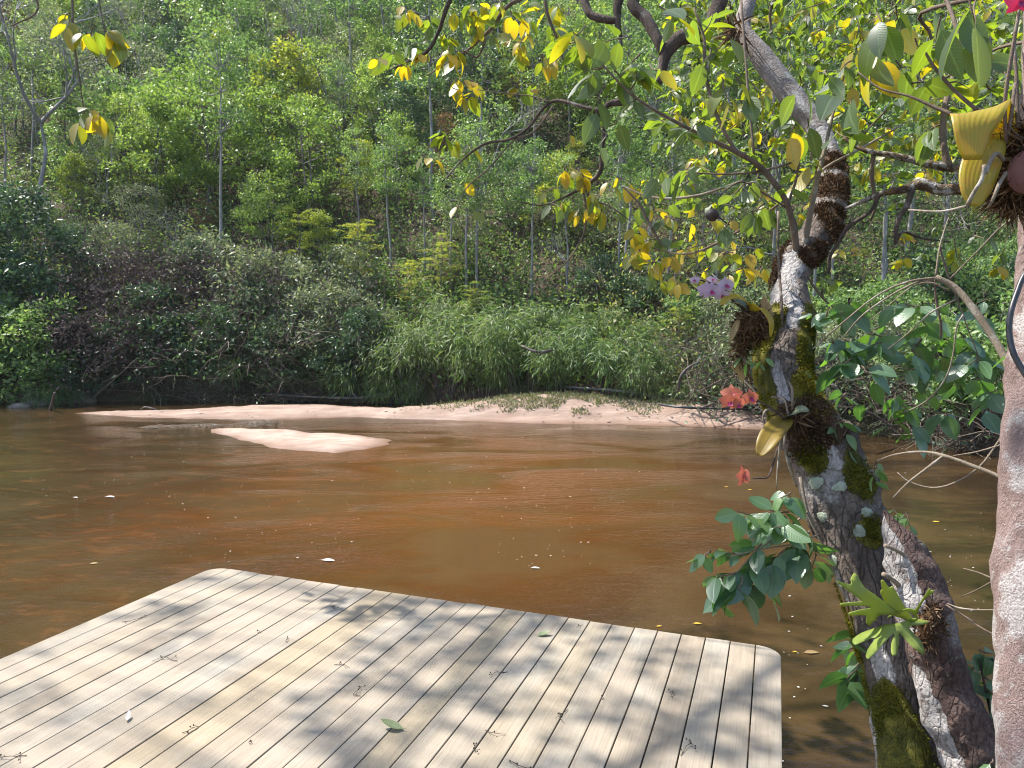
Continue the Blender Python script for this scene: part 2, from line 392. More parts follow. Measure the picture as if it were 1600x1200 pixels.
def water_mat():
    k = NT('tea brown river'); co = k.coord(kind='World')
    big = k.noise(k.coord((.16, .30, 1), 'World'), 1.0, 5, .55, .8)
    med = k.noise(k.coord((.45, .8, 1), 'World'), 1.0, 6, .65, .6)
    bed = k.noise(k.coord((2.6, 4.2, 1), 'World'), 1.0, 6, .7, .6)
    sx = k.n('ShaderNodeSeparateXYZ'); k.l(co, sx.inputs[0])
    # shoal of sand under the middle of the stream, darker brown all round it
    ex = k.math('DIVIDE', k.math('ADD', sx.outputs[0], 1.2), 5.0); ey = k.math('DIVIDE', k.math('SUBTRACT', sx.outputs[1], 10.5), 6.5)
    d2 = k.math('ADD', k.math('MULTIPLY', ex, ex), k.math('MULTIPLY', ey, ey))
    sh = k.math('SUBTRACT', 1.15, k.math('ADD', d2, k.math('MULTIPLY', k.math('SUBTRACT', big, .5), 1.6)))
    col = k.ramp(sh, [(.0, (.021,.0130,.0065)), (.35, (.036,.0165,.0062)), (.75, (.066,.0240,.0060)), (1.0, (.088,.031,.0072))])
    col = k.mix(k.ramp(med, [(.42, .6), (.55, 0)]), col, (0.066,0.039,0.017))
    lf = k.ramp(sx.outputs[0], [(0.0, 1), (.5, 0)])
    col = k.mix(k.math('MULTIPLY', k.ramp(bed, [(.47, .85), (.55, 0)]), k.ramp(k.math('ADD', k.math('MULTIPLY', sx.outputs[0], -.16), -.1), [(0, .12), (.8, .9)])), col, (0.043,0.028,0.012))
    col = k.mix(k.math('MULTIPLY', k.ramp(bed, [(.54, 0), (.64, .8)]), k.ramp(k.math('ADD', k.math('MULTIPLY', sx.outputs[0], -.16), -.1), [(0, .05), (.8, .8)])), col, (.105,.050,.018))
    w1 = k.noise(k.coord((7, 13, 1), 'World'), 1.0, 4, .6, .4)
    w2 = k.noise(k.coord((22, 50, 1), 'World'), 1.0, 2, .6, .3)
    cur = k.noise(k.coord((.35, .8, 1), 'World'), 1.0, 3, .5, 1.0)
    amp = k.math('ADD', .25, k.ramp(cur, [(.4, 0), (.62, 1)]))
    h = k.math('MULTIPLY', k.math('ADD', w1, k.math('MULTIPLY', w2, .4)), amp)
    return k.done(k.bsdf(col, .06, .5, k.bump(h, .30, .03), ior=1.33))
M['water'] = water_mat()
def wood_mat(name='weathered board', yellow=0.0):
    k = NT(name)
    oi = k.n('ShaderNodeObjectInfo')
    tc = k.n('ShaderNodeTexCoord').outputs['Object']
    def mp(sc):
        m = k.n('ShaderNodeMapping'); m.inputs['Scale'].default_value = sc; k.l(tc, m.inputs[0])
        va = k.n('ShaderNodeVectorMath', operation='ADD'); k.l(m.outputs[0], va.inputs[0])
        cx = k.n('ShaderNodeCombineXYZ'); k.l(k.math('MULTIPLY', oi.outputs['Random'], 97.0), cx.inputs[0]); k.l(k.math('MULTIPLY', oi.outputs['Random'], 41.0), cx.inputs[1])
        k.l(cx.outputs[0], va.inputs[1]); return va.outputs[0]
    g1 = k.noise(mp((46, 1.6, 30)), 1, 6, .65, .5); g2 = k.noise(mp((170, 5, 60)), 1, 3, .6); bl = k.noise(mp((3.2, 1.5, 3)), 1, 5, .6, .4)
    st = k.noise(mp((9, 5, 9)), 1, 5, .7)
    a = k.ramp(oi.outputs['Random'], [(0, (0.251,0.207,0.154)), (.35, (0.266,0.225,0.175)), (.7, (0.256,0.219,0.170)), (1, (0.261,0.217,0.157))])
    if yellow: a = k.mix(yellow, a, (0.297,0.228,0.124))
    col = k.mix(k.ramp(g1, [(.36, .26), (.58, 0)]), a, (0.178,0.142,0.097))
    col = k.mix(k.ramp(bl, [(.50, 0), (.68, .4)]), col, (0.297,0.290,0.259))
    col = k.mix(k.ramp(g2, [(.3, .35), (.5, 0)]), col, (0.123,0.094,0.063))
    col = k.mix(k.ramp(st, [(.64, 0), (.74, .45)]), col, (0.148,0.123,0.092))
    return k.done(k.bsdf(col, .78, .3, k.bump(k.math('ADD', g1, k.math('MULTIPLY', g2, .4)), .35, .006)))
M['board'] = wood_mat()
M['board_y'] = wood_mat('yellowed board', .35)
M['beam'] = bark_mat('deck timber', (.10,.075,.055), (.24,.19,.14), (.32,.28,.23), 5, .6)
# ------------------------------------------------------------ terrain, river, sand bars
_BX = [-90, -40, -20, -13, -8, -3, 0, 2, 4.2, 6.2, 7.4, 8.2, 9.0, 11, 20, 90]
_BY = [18, 19, 20.2, 20.6, 21, 20.4, 19.2, 18.7, 17.2, 15.6, 14.2, 12.2, 10.6, 8, 4, -6]
def bank_y(x): return np.interp(x, _BX, _BY)
def hill_y(x): return np.clip(np.interp(x, _BX, _BY), 17.0, 99)
def ground(x, y):
    x = np.asarray(x, float); y = np.asarray(y, float)
    s = y-bank_y(x)+0.35*vnoise(x*.7, y*.7, 2.0)
    hb = np.interp(x, [-12, -4, 0, 4, 8, 12], [2.4, 2.3, 1.5, 1.2, 1.3, 1.5])
    s2 = np.maximum(0, y-hill_y(x)-1.2)
    up = hb*(1-np.exp(-np.maximum(s, 0)/0.95))+0.74*np.maximum(0, s2-8*(1-np.exp(-s2/8))*.25)
    up = up+np.minimum(1, np.maximum(s, 0)/4)*0.9*fbm(x*.16, y*.16, 4.0)
    dn = -np.minimum(0.9, np.maximum(-s, 0)*0.35)
    near = np.clip((1.6-y)/2.0, 0, 1); near = near*near*(3-2*near)
    z = np.where(s > 0, up, dn)
    z = np.where(y < 5, dn*(1-near)+0.12*near, z)
    return np.where((x > 11) & (y < 10), np.maximum(z, -0.3), z)
def ground_hit(px, py, d0=12, d1=120):
    r = ray(px, py)
    d = np.linspace(d0, d1, 1200)
    p = CAM+d[:, None]*r
    h = p[:, 2]-ground(p[:, 0], p[:, 1])
    i = np.argmax(h < 0)
    return p[i] if h.min() < 0 else None
def on_ground(px, d, sink=0.1):
    x, y = (px-800)/F_PX*d, d
    return np.array([x, y, float(ground(x, y))-sink])

gx = np.concatenate([np.arange(-75, -16, 1.5), np.arange(-16, 14, .3), np.arange(14, 75, 1.5)])
gy = np.concatenate([np.arange(-16, 8, 1.5), np.arange(8, 32, .3), np.arange(32, 135, 1.5)])
X, Y = np.meshgrid(gx, gy, indexing='ij')
Z = ground(X, Y)+0.06*fbm(X*2.3, Y*2.3, 1.0)*(Y > 9)
nx, ny = X.shape
i, j = np.meshgrid(np.arange(nx-1), np.arange(ny-1), indexing='ij')
mb = MB(); mb.add(np.stack([X, Y, Z], -1).reshape(-1, 3),
                  np.stack([i*ny+j, (i+1)*ny+j, (i+1)*ny+j+1, i*ny+j+1], -1).reshape(-1, 4))
tag(mb.build('hillside_ground', M['soil']), kind='structure')
mb = MB(); mb.add([[-75, -15.5, 0], [75, -15.5, 0], [75, 26, 0], [-75, 26, 0]], [[0, 1, 2, 3]])
tag(mb.build('river_water', M['water']), kind='structure')

def poly_dist(px, py, poly):
    """signed distance (+ inside) of points to a polygon"""
    d = np.full(px.shape, 1e9); ins = np.zeros(px.shape, bool)
    n = len(poly)
    for a in range(n):
        x0, y0 = poly[a]; x1, y1 = poly[(a+1) % n]
        ex, ey = x1-x0, y1-y0
        t = np.clip(((px-x0)*ex+(py-y0)*ey)/(ex*ex+ey*ey+1e-12), 0, 1)
        d = np.minimum(d, np.hypot(px-x0-t*ex, py-y0-t*ey))
        c = (y0 > py) != (y1 > py)
        ins ^= c & (px < (x1-x0)*(py-y0)/(y1-y0+1e-12)+x0)
    return np.where(ins, d, -d)
def bar_height(x, y, poly, base, dune):
    dd = poly_dist(x, y, poly)+0.10*vnoise(x*1.7, y*1.7, 3.)+0.04*vnoise(x*5, y*5, 7.)
    z = np.where(dd > 0, base*(1-np.exp(-np.maximum(dd, 0)/(base*5))), dd*.5)
    for (cx, cy, rx, ry, hh) in dune:
        z = z+hh*np.exp(-((x-cx)/rx)**2-((y-cy)/ry)**2)*np.clip(dd*1.6, 0, 1)
    z = z+np.clip(dd*3, 0, 1)*(0.016*fbm(x*2.4, y*3.5, 6.)+.008*vnoise(x*11, y*11, 1.))
    return np.maximum(z, -0.35)
BARS = []
def sandbar(name, px, base, dune, step):
    poly = [PZ(a, b, c)[:2] for a, b, c in px]
    pa = np.array(poly)
    xs = np.arange(pa[:, 0].min()-.8, pa[:, 0].max()+.8, step); ys = np.arange(pa[:, 1].min()-.8, pa[:, 1].max()+.8, step)
    X, Y = np.meshgrid(xs, ys, indexing='ij'); Z = bar_height(X, Y, poly, base, dune)
    nx, ny = X.shape
    i, j = np.meshgrid(np.arange(nx-1), np.arange(ny-1), indexing='ij')
    q = np.stack([i*ny+j, (i+1)*ny+j, (i+1)*ny+j+1, i*ny+j+1], -1).reshape(-1, 4)
    keep = (Z.ravel()[q] > -0.34).any(1)
    mb = MB(); mb.add(np.stack([X, Y, Z], -1).reshape(-1, 3), q[keep])
    tag(mb.build(name, M['sand_dull' if dune else 'sand']), kind='structure')
    BARS.append((poly, base, dune))
def bar_z(k, x, y): return bar_height(np.asarray(x, float), np.asarray(y, float), *BARS[k])
far_px = [(95, 645, 0), (200, 651, 0), (320, 655, 0), (440, 655, 0), (560, 652, 0), (700, 657, 0), (800, 661, 0), (900, 663, 0), (1000, 665, 0),
          (1100, 667, 0), (1190, 672, 0), (1260, 668, 0), (1270, 650, .1), (1160, 628, .3), (1000, 612, .45), (900, 606, .5), (760, 609, .5), (660, 620, .35), (600, 633, .1),
          (500, 633, 0), (400, 635, 0), (300, 640, 0), (200, 643, 0)]
sandbar('long_sandbar', far_px, .17, [(1.1, 17.5, 2.5, 1.0, .36), (4.8, 16.7, 1.5, .9, .18), (-3.2, 17.3, 2.6, .6, .05)], .09)
near_px = [(325, 671, 0), (345, 669, 0), (400, 670, 0), (460, 673, 0), (520, 678, 0), (580, 683, 0), (614, 688, 0), (606, 694, 0), (570, 701, 0), (520, 707, 0),
           (470, 706, 0), (430, 700, 0), (390, 691, 0), (350, 681, 0)]
sandbar('small_sandbar', near_px, .10, [], .05)

# ------------------------------------------------------------ boarded deck
DZ = 0.6
dirD = unit(PZ(1212, 700, DZ)-PZ(1212, 900, DZ)); dirD = unit(np.array([412., 1131*math.cos(PITCH)+0, 0.]))
dirE = np.array([dirD[1], -dirD[0], 0.])
A = PZ(322, 891, DZ); B = PZ(1221, 1013, DZ)
NPL = 29; width = float((B-A)@dirE); PW = width/NPL; GAP = .0055; LEN = 6.4; TH = .045
front = max(float((A)@dirD), float(B@dirD)); A0 = A+dirD*(front-float(A@dirD))
deck = thing('wooden_deck', 'weathered pale wooden deck with rounded corners jutting over the brown river', 'deck', tuple(A0))
rzD = math.atan2(dirE[1], dirE[0])
deck.rotation_euler = (0, 0, rzD)
def plank_outline(w, first, last, jit):
    r = .105; pts = []
    y0 = jit
    if first:
        for a in np.linspace(math.pi, math.pi/2, 8): pts.append((GAP/2+r+r*math.cos(a), y0-r+r*math.sin(a)))
    else: pts.append((GAP/2, y0))
    if last:
        for a in np.linspace(math.pi/2, 0, 8): pts.append((w-GAP/2-r+r*math.cos(a), y0-r+r*math.sin(a)))
    else: pts.append((w-GAP/2, y0))
    pts += [(w-GAP/2, -LEN), (GAP/2, -LEN)]
    return pts
import bmesh
prng = random.Random(5)
for kx in range(NPL):
    bm = bmesh.new()
    o = plank_outline(PW, kx == 0, kx == NPL-1, prng.uniform(-.004, .004))
    vs = [bm.verts.new((x, y, 0)) for x, y in o]
    f = bm.faces.new(vs); f.normal_update()
    if f.normal.z > 0: f.normal_flip()
    ex = bmesh.ops.extrude_face_region(bm, geom=[f])
    bmesh.ops.translate(bm, verts=[v for v in ex['geom'] if isinstance(v, bmesh.types.BMVert)], vec=(0, 0, TH))
    top = [e for e in bm.edges if all(v.co.z > TH-.001 for v in e.verts)]
    bmesh.ops.bevel(bm, geom=top, offset=.003, segments=2, affect='EDGES', profile=.6)
    bmesh.ops.recalc_face_normals(bm, faces=bm.faces)
    me = bpy.data.meshes.new('plank'); bm.to_mesh(me); bm.free()
    me.materials.append(M['board_y'] if kx in (10, 11, 17) else M['board'])
    p = link('plank', me, deck, (kx*PW, 0, -TH+prng.uniform(-.0015, .0015)))
def box(mb, x0, x1, y0, y1, z0, z1, m=0):
    V = [(x, y, z) for x in (x0, x1) for y in (y0, y1) for z in (z0, z1)]
    mb.add(V, [[0, 1, 3, 2], [4, 6, 7, 5], [0, 4, 5, 1], [2, 3, 7, 6], [0, 2, 6, 4], [1, 5, 7, 3]], m=m)
for yy in (-.35, -2.2, -4.2):
    mb = MB(); box(mb, .09, width-.09, yy-.045, yy+.045, -TH-.165, -TH-.006); mb.build('beam', M['beam'], deck, smooth=False)
for xx in (.35, width/2, width-.35):
    for yy in (-.35, -2.2):
        mb = MB(); tube(mb, [(xx, yy, -1.5), (xx, yy, -TH-.17)], [.07, .065], 10, 1); mb.build('post', M['beam'], deck)
# ------------------------------------------------------------ vegetation of the far bank: prototypes
def crown_points(n, r, H, base, shape, g):
    """clump centres inside a crown of height H above ground, biased to its outside"""
    out = []
    while len(out) < n:
        u = g.random(); z = base+(H-base)*u
        prof = {'round': math.sqrt(max(0, 1-(2*u-1)**2)), 'cone': (1-u)**.7*(.5+.5*min(1, u*5)), 'umbrella': math.sqrt(max(0, 1-u*u)),
                'column': .8*min(1, u*6)*min(1, (1-u)*4+.25), 'dome': math.sqrt(max(0, 1-u**2.4))}[shape]
        a = g.random()*2*math.pi; rr = r*prof*math.sqrt(g.uniform(.25, 1.0))
        out.append((rr*math.cos(a), rr*math.sin(a), z))
    return np.array(out)
def make_tree(seed, H, r, base, shape='round', nc=40, nl=60, L=.13, wid=.5, clump=.4, mat='f_mid', bark='far_bark', stems=1, tr=.07,
              droop=0.0, up=0.6, branches=True, tmpl=None, lean=.05):
    g = np.random.default_rng(seed)
    tmpl = tmpl or T_COARSE
    tb = MB(); cb = MB()
    cl = crown_points(nc, r, H, base, shape, g)
    cl[:, :2] += g.normal(0, r*.12, (nc, 2))
    paths = []
    for s in range(stems):
        off = np.array([0, 0]) if stems == 1 else g.normal(0, .22, 2)
        tip = g.normal(0, r*.18+lean*H*.3, 2)*(1 if stems == 1 else 2.0)
        zt = H*g.uniform(.80, .95)
        pts = [(off[0]+tip[0]*t**1.5+g.normal(0, .03*H*.15), off[1]+tip[1]*t**1.5+g.normal(0, .03*H*.15), zt*t-.25*(t == 0)) for t in np.linspace(0, 1, 6)]
        c, rad = tube(tb, pts, [tr*(1-.82*t) for t in np.linspace(0, 1, 6)], 6, 2, .12, 6)
        paths.append(c)
    allc = np.concatenate(paths)
    if branches:
        for q in cl[:: max(1, nc//28)]:
            dz = np.abs(allc[:, 2]-(q[2]-.35*np.hypot(q[0], q[1])-.1)); dd = dz+.15*np.hypot(allc[:, 0]-q[0], allc[:, 1]-q[1])
            p0 = allc[np.argmin(dd)]
            mid = (p0+q)/2+g.normal(0, .08, 3)+np.array([0, 0, -.05])
            tube(tb, [p0, mid, q], [tr*.32, tr*.2, tr*.06], 4, 2, cap=False)
    cs = clump*g.uniform(.6, 1.35, nc)
    nl = int(nl*.85); n = nc*nl
    idx = np.repeat(np.arange(nc), nl)
    off = unit(g.normal(size=(n, 3)))*(g.random((n, 1))**.45)
    off[:, 2] *= .62
    pos = cl[idx]+off*cs[idx][:, None]
    d = unit(off*.9+g.normal(0, .6, (n, 3))+np.array([0, 0, -droop])); nr = unit(g.normal(0, .6, (n, 3))+np.array([0, 0, up*.5])+off*.5)
    LL = L*1.15*g.uniform(.6, 1.35, n)
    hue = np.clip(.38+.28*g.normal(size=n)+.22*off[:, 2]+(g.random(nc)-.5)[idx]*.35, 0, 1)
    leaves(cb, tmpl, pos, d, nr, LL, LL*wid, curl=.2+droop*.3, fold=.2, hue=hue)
    return tb.mesh('trunk', M[bark]), cb.mesh('crown', M[mat])
def make_bare(seed, H, r, nb=26, tr=.09, bark='far_bark', fork=False, leaf=0, mat='f_grey', twigs=5, gnarl=.12):
    """leafless or nearly leafless tree: trunk, limbs, fine twigs"""
    g = np.random.default_rng(seed); tb = MB(); cb = MB(); ends = []
    def grow(p, d, ln, rad, lev):
        k = 4; pts = [p]
        for _ in range(k):
            d = unit(d+g.normal(0, gnarl, 3)+np.array([0, 0, .05])); pts.append(pts[-1]+d*ln/k)
        tube(tb, pts, [rad*(1-.6*i/k) for i in range(k+1)], 6 if lev < 1 else 4, 2, cap=False)
        if lev >= 3: ends.append(pts[-1]); return
        m = (2 if fork else 1) if lev == 0 else int(g.integers(3, 5+(twigs if lev == 2 else 0)))
        if lev == 0 and not fork: m = nb//5
        for _ in range(m):
            t = g.integers(2, k+1) if lev else (k if fork else g.integers(1, k+1))
            grow(pts[t], unit(d*.7+g.normal(0, .55, 3)+np.array([0, 0, .15])), ln*g.uniform(.42, .72)*(1.35 if fork and lev == 0 else 1), rad*.5 if not (fork and lev == 0) else rad*.6, lev+1)
    grow(np.array([0, 0, -.2]), np.array([g.normal(0, .08), g.normal(0, .05), 1.]), H*(.42 if fork else .6), tr, 0)
    E = np.array(ends)
    n = max(60, int(leaf))
    idx = g.integers(0, len(E), n); pos = E[idx]+g.normal(0, .18, (n, 3))
    leaves(cb, T_COARSE, pos, rdir(n, 0, g), rdir(n, .4, g), .09*g.uniform(.6, 1.3, n), .045, hue=g.random(n))
    return tb.mesh('trunk', M[bark]), cb.mesh('crown', M[mat])
def make_thicket(seed, r, H, ncane, nl, L, wid, mat, droop=.55, caner=.010, spread=1.0, tmpl=None, canemat='far_bark', front=True):
    """arching canes with narrow drooping leaves (bamboo-like), from one root"""
    g = np.random.default_rng(seed); tb = MB(); cb = MB()
    for c in range(ncane):
        a = g.random()*2*math.pi; rr = r*math.sqrt(g.random())
        base = np.array([math.cos(a)*rr*.35, math.sin(a)*rr*.35, -.15])
        out = np.array([math.cos(a), math.sin(a), 0])*g.uniform(.5, 1.1)*r*spread
        h = H*g.uniform(.55, 1.08)
        pts = np.array([base, base+out*.18+[0, 0, h*.55], base+out*.5+[0, 0, h*.95], base+out*.85+[0, 0, h*.92], base+out*1.08+[0, 0, h*.68]])
        pts[1:] += g.normal(0, .05, (4, 3))
        cc, _ = tube(tb, pts, [caner, caner*.9, caner*.7, caner*.4, caner*.2], 4, 3, cap=False)
        k = g.integers(len(cc)//3, len(cc), nl)
        pos = cc[k]+g.normal(0, .13, (nl, 3))
        od = unit(pos-cc[k]); d = unit(od+unit(out)*.6+g.normal(0, .35, (nl, 3))+np.array([0, 0, -droop]))
        LL = L*g.uniform(.6, 1.3, nl)
        leaves(cb, tmpl or T_BLADE, pos, d, rdir(nl, 1.2, g), LL, LL*wid, curl=.35, fold=.2, hue=np.clip(g.normal(.4, .25, nl)+(g.random()-.5)*.3, 0, 1))
    return tb.mesh('stem', M[canemat]), cb.mesh('foliage', M[mat])
def make_tangle(seed, r, H, n, mat='dry', leaf=420, lmat='f_dark', rad=.012):
    """mound of crossing dead branches with few leaves left"""
    g = np.random.default_rng(seed); tb = MB(); cb = MB(); E = []
    for _ in range(n):
        a = g.random()*2*math.pi; e = g.uniform(.0, 1.2)
        p = np.array([g.normal(0, r*.25), g.normal(0, r*.25), g.uniform(-.1, H*.3)])
        d = np.array([math.cos(a)*math.cos(e), math.sin(a)*math.cos(e), math.sin(e)]); ln = g.uniform(.5, 1.0)*r
        pts = [p]
        for k in range(5):
            d = unit(d+g.normal(0, .22, 3)+np.array([0, 0, -.05*k])); pts.append(pts[-1]+d*ln/5*min(1.2, H/r+.3))
        q = rad*g.uniform(.4, 1.3)
        cc, _ = tube(tb, pts, [q, q*.85, q*.7, q*.55, q*.4, q*.2], 4, 2, cap=False)
        E.append(cc[len(cc)//2:])
        for _ in range(3):
            s = cc[g.integers(3, len(cc))]; dd = unit(d+g.normal(0, .7, 3))
            tube(tb, [s, s+dd*ln*.15+g.normal(0, .02, 3), s+dd*ln*.32], [q*.4, q*.3, q*.1], 3, 1, cap=False)
    E = np.concatenate(E); k = g.integers(0, len(E), leaf); pos = E[k]+g.normal(0, .08, (leaf, 3))
    leaves(cb, T_COARSE, pos, rdir(leaf, 0, g), rdir(leaf, .8, g), .085*g.uniform(.6, 1.4, leaf), .045, hue=g.random(leaf))
    return tb.mesh('stem', M[mat]), cb.mesh('foliage', M[lmat])

PROTO = {}
def proto(kind, *ms): PROTO.setdefault(kind, []).append(ms)
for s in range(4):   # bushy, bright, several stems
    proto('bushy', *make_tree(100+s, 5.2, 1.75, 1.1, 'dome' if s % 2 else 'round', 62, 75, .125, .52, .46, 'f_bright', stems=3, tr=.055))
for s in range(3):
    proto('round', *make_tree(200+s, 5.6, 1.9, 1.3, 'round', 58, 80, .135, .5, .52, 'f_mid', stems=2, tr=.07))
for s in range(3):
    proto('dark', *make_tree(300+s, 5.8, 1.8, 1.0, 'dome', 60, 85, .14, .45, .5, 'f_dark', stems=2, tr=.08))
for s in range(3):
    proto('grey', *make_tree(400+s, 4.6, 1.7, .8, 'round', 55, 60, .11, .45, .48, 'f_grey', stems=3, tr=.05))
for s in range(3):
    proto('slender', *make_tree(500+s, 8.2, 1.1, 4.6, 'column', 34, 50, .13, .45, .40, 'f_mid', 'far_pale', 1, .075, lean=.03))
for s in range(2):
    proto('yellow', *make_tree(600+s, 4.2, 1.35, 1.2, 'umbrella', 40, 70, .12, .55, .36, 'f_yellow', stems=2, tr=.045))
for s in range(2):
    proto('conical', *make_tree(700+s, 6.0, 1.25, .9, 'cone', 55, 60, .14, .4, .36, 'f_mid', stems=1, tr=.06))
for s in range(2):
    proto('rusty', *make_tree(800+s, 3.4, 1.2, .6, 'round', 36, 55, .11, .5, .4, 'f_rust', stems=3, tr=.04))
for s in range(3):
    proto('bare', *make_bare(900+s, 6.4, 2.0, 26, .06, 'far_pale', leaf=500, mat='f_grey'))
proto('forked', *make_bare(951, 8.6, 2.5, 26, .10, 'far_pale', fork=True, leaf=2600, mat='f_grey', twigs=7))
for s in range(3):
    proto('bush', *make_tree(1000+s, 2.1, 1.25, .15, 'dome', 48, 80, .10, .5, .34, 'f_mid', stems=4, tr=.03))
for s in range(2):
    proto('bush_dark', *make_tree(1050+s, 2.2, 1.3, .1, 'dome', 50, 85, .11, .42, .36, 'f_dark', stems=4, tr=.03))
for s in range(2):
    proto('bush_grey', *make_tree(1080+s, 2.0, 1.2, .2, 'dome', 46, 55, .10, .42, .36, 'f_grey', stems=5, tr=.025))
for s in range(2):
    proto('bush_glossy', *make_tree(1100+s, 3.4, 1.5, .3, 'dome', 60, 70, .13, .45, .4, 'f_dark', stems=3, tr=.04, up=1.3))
for s in range(5):
    proto('bamboo', *make_thicket(1200+s, 1.25, 2.1, 30, 80 if s < 3 else 60, .20 if s < 3 else .28, .13, 'f_bamboo'))
for s in range(2):
    proto('reed', *make_thicket(1250+s, .8, 1.3, 40, 30, .34, .06, 'f_bamboo', droop=.5, caner=.006))
for s in range(2):
    proto('brush', *make_tangle(1300+s, 1.5, 1.5, 90))
for s in range(2):
    proto('brown_brush', *make_tangle(1350+s, 1.4, 1.6, 120, mat='dry_dark', leaf=2000, lmat='dry_dark', rad=.008))
def feather(seed, H, n, L, mat):
    """small tree with flat fern-like sprays"""
    g = np.random.default_rng(seed); tb = MB(); cb = MB()
    tube(tb, [(0, 0, -.2), (.05, 0, H*.4), (-.04, .05, H*.75), (.06, 0, H)], [.035, .028, .02, .008], 6, 3)
    for k in range(n):
        z = H*g.uniform(.35, 1.0); a = g.random()*2*math.pi; ln = L*g.uniform(.6, 1.1)
        o = np.array([math.cos(a), math.sin(a), .25])
        pts = np.array([[0, 0, z], o*ln*.5+[0, 0, z+.1], o*ln+[0, 0, z-.05]])
        cc, _ = tube(tb, pts, [.008, .006, .002], 3, 6, cap=False)
        t = np.repeat(np.arange(2, len(cc)), 10); m = len(t)
        sd = unit(np.cross(o, [0, 0, 1]))*np.where(g.random(m) < .5, -1, 1)[:, None]
        pos = cc[t]+sd*(g.random(m)*.22)[:, None]*ln+g.normal(0, .02, (m, 3))
        leaves(cb, T_COARSE, pos, sd+unit(o)*.5, rdir(m, 3., g), .075*g.uniform(.7, 1.3, m), .03, hue=g.random(m))
    return tb.mesh('trunk', M['far_bark']), cb.mesh('crown', M[mat])
for s in range(2): proto('feathery', *feather(1400+s, 3.0, 26, 1.0, 'f_yellow'))
def vine_arch(seed):
    g = np.random.default_rng(seed); tb = MB(); cb = MB()
    pts = np.array([(-1.7, 0, -.3), (-1.5, .1, 1.0), (-.8, .2, 2.2), (.2, .2, 2.8), (1.1, .1, 2.75), (1.6, 0, 2.3)])
    cc, _ = tube(tb, pts, [.06, .055, .05, .04, .03, .02], 6, 8)
    n = 5200; k = g.integers(6, len(cc), n)
    pos = cc[k]+g.normal(0, .16, (n, 3))+np.array([0, 0, 1])*(-np.abs(g.normal(0, .28, n)))[:, None]+[0, 0, .1]
    leaves(cb, T_COARSE, pos, rdir(n, -.6, g), rdir(n, .8, g), .1*g.uniform(.6, 1.4, n), .055, hue=np.clip(g.normal(.5, .3, n), 0, 1))
    return tb.mesh('trunk', M['far_bark']), cb.mesh('foliage', M['f_bright'])
proto('vine_arch', *vine_arch(5))

NAMES = {  # kind: object name, category, base words
 'bushy': ('broadleaf_tree', 'tree', 'bushy bright green tree'), 'round': ('broadleaf_tree', 'tree', 'rounded mid green tree'),
 'dark': ('evergreen_tree', 'tree', 'dense dark green tree'), 'grey': ('small_tree', 'tree', 'grey green bushy tree'),
 'slender': ('slender_tree', 'tree', 'pale trunked slender tree'), 'yellow': ('small_tree', 'tree', 'flat topped yellow green tree'),
 'conical': ('conical_tree', 'tree', 'pointed green tree'), 'rusty': ('small_tree', 'tree', 'rust brown leaved small tree'),
 'bare': ('bare_tree', 'tree', 'nearly leafless grey tree'), 'forked': ('bare_tree', 'tree', 'forked grey tree'),
 'bush': ('green_bush', 'bush', 'leafy green bush'), 'bush_dark': ('dark_bush', 'bush', 'dense dark green bush'),
 'bush_grey': ('grey_bush', 'bush', 'pale grey green bush'), 'bush_glossy': ('glossy_bush', 'bush', 'tall glossy leaved bush'),
 'bamboo': ('bamboo_clump', 'bamboo', 'arching narrow leaved bamboo clump'), 'reed': ('reed_clump', 'reeds', 'drooping long leaved reed tuft'),
 'brush': ('dead_brush', 'brushwood', 'bare dead branch tangle'), 'brown_brush': ('dry_shrub', 'shrub', 'dry purple brown shrub'),
 'feathery': ('feathery_sapling', 'sapling', 'feathery bright green sapling'), 'vine_arch': ('arching_vine', 'vine', 'arch of leafy green vine'),
}
GROUPS = {'bushy': 'bushy bright trees on the hillside', 'round': 'rounded green trees on the hillside', 'dark': 'dark green trees on the hillside',
 'grey': 'grey green trees on the hillside', 'slender': 'slender pale trunked trees on the hillside', 'yellow': 'yellow green trees on the hillside',
 'conical': 'pointed trees on the hillside', 'rusty': 'rusty small trees on the hillside', 'bare': 'leafless trees on the hillside',
 'bush': 'leafy bushes of the far bank', 'bush_dark': 'dark bushes of the far bank', 'bush_grey': 'pale bushes of the far bank',
 'bush_glossy': 'glossy bushes of the far bank', 'bamboo': 'bamboo clumps behind the sandbar', 'reed': 'reed tufts of the far bank',
 'brush': 'dead brush along the far bank', 'brown_brush': 'dry shrubs of the far bank', 'feathery': 'feathery saplings of the far bank'}
PLACED = []
_cnt = {}
def plant(kind, loc, scale=1.0, rz=None, label=None, sz=None, tilt=(0, 0)):
    vs = PROTO[kind]; k = _cnt.get(kind, 0); _cnt[kind] = k+1
    nm, cat, _ = NAMES[kind]
    t = thing(nm, label, cat, tuple(loc), GROUPS.get(kind))
    t.rotation_euler = (tilt[0], tilt[1], rng.random()*6.28 if rz is None else rz)
    t.scale = (scale, scale, scale*(sz or 1))
    a, b = vs[k % len(vs)]
    link(a.name.split('.')[0], a, t); link(b.name.split('.')[0], b, t)
    PLACED.append([kind, t, np.array(loc), scale])
    return t
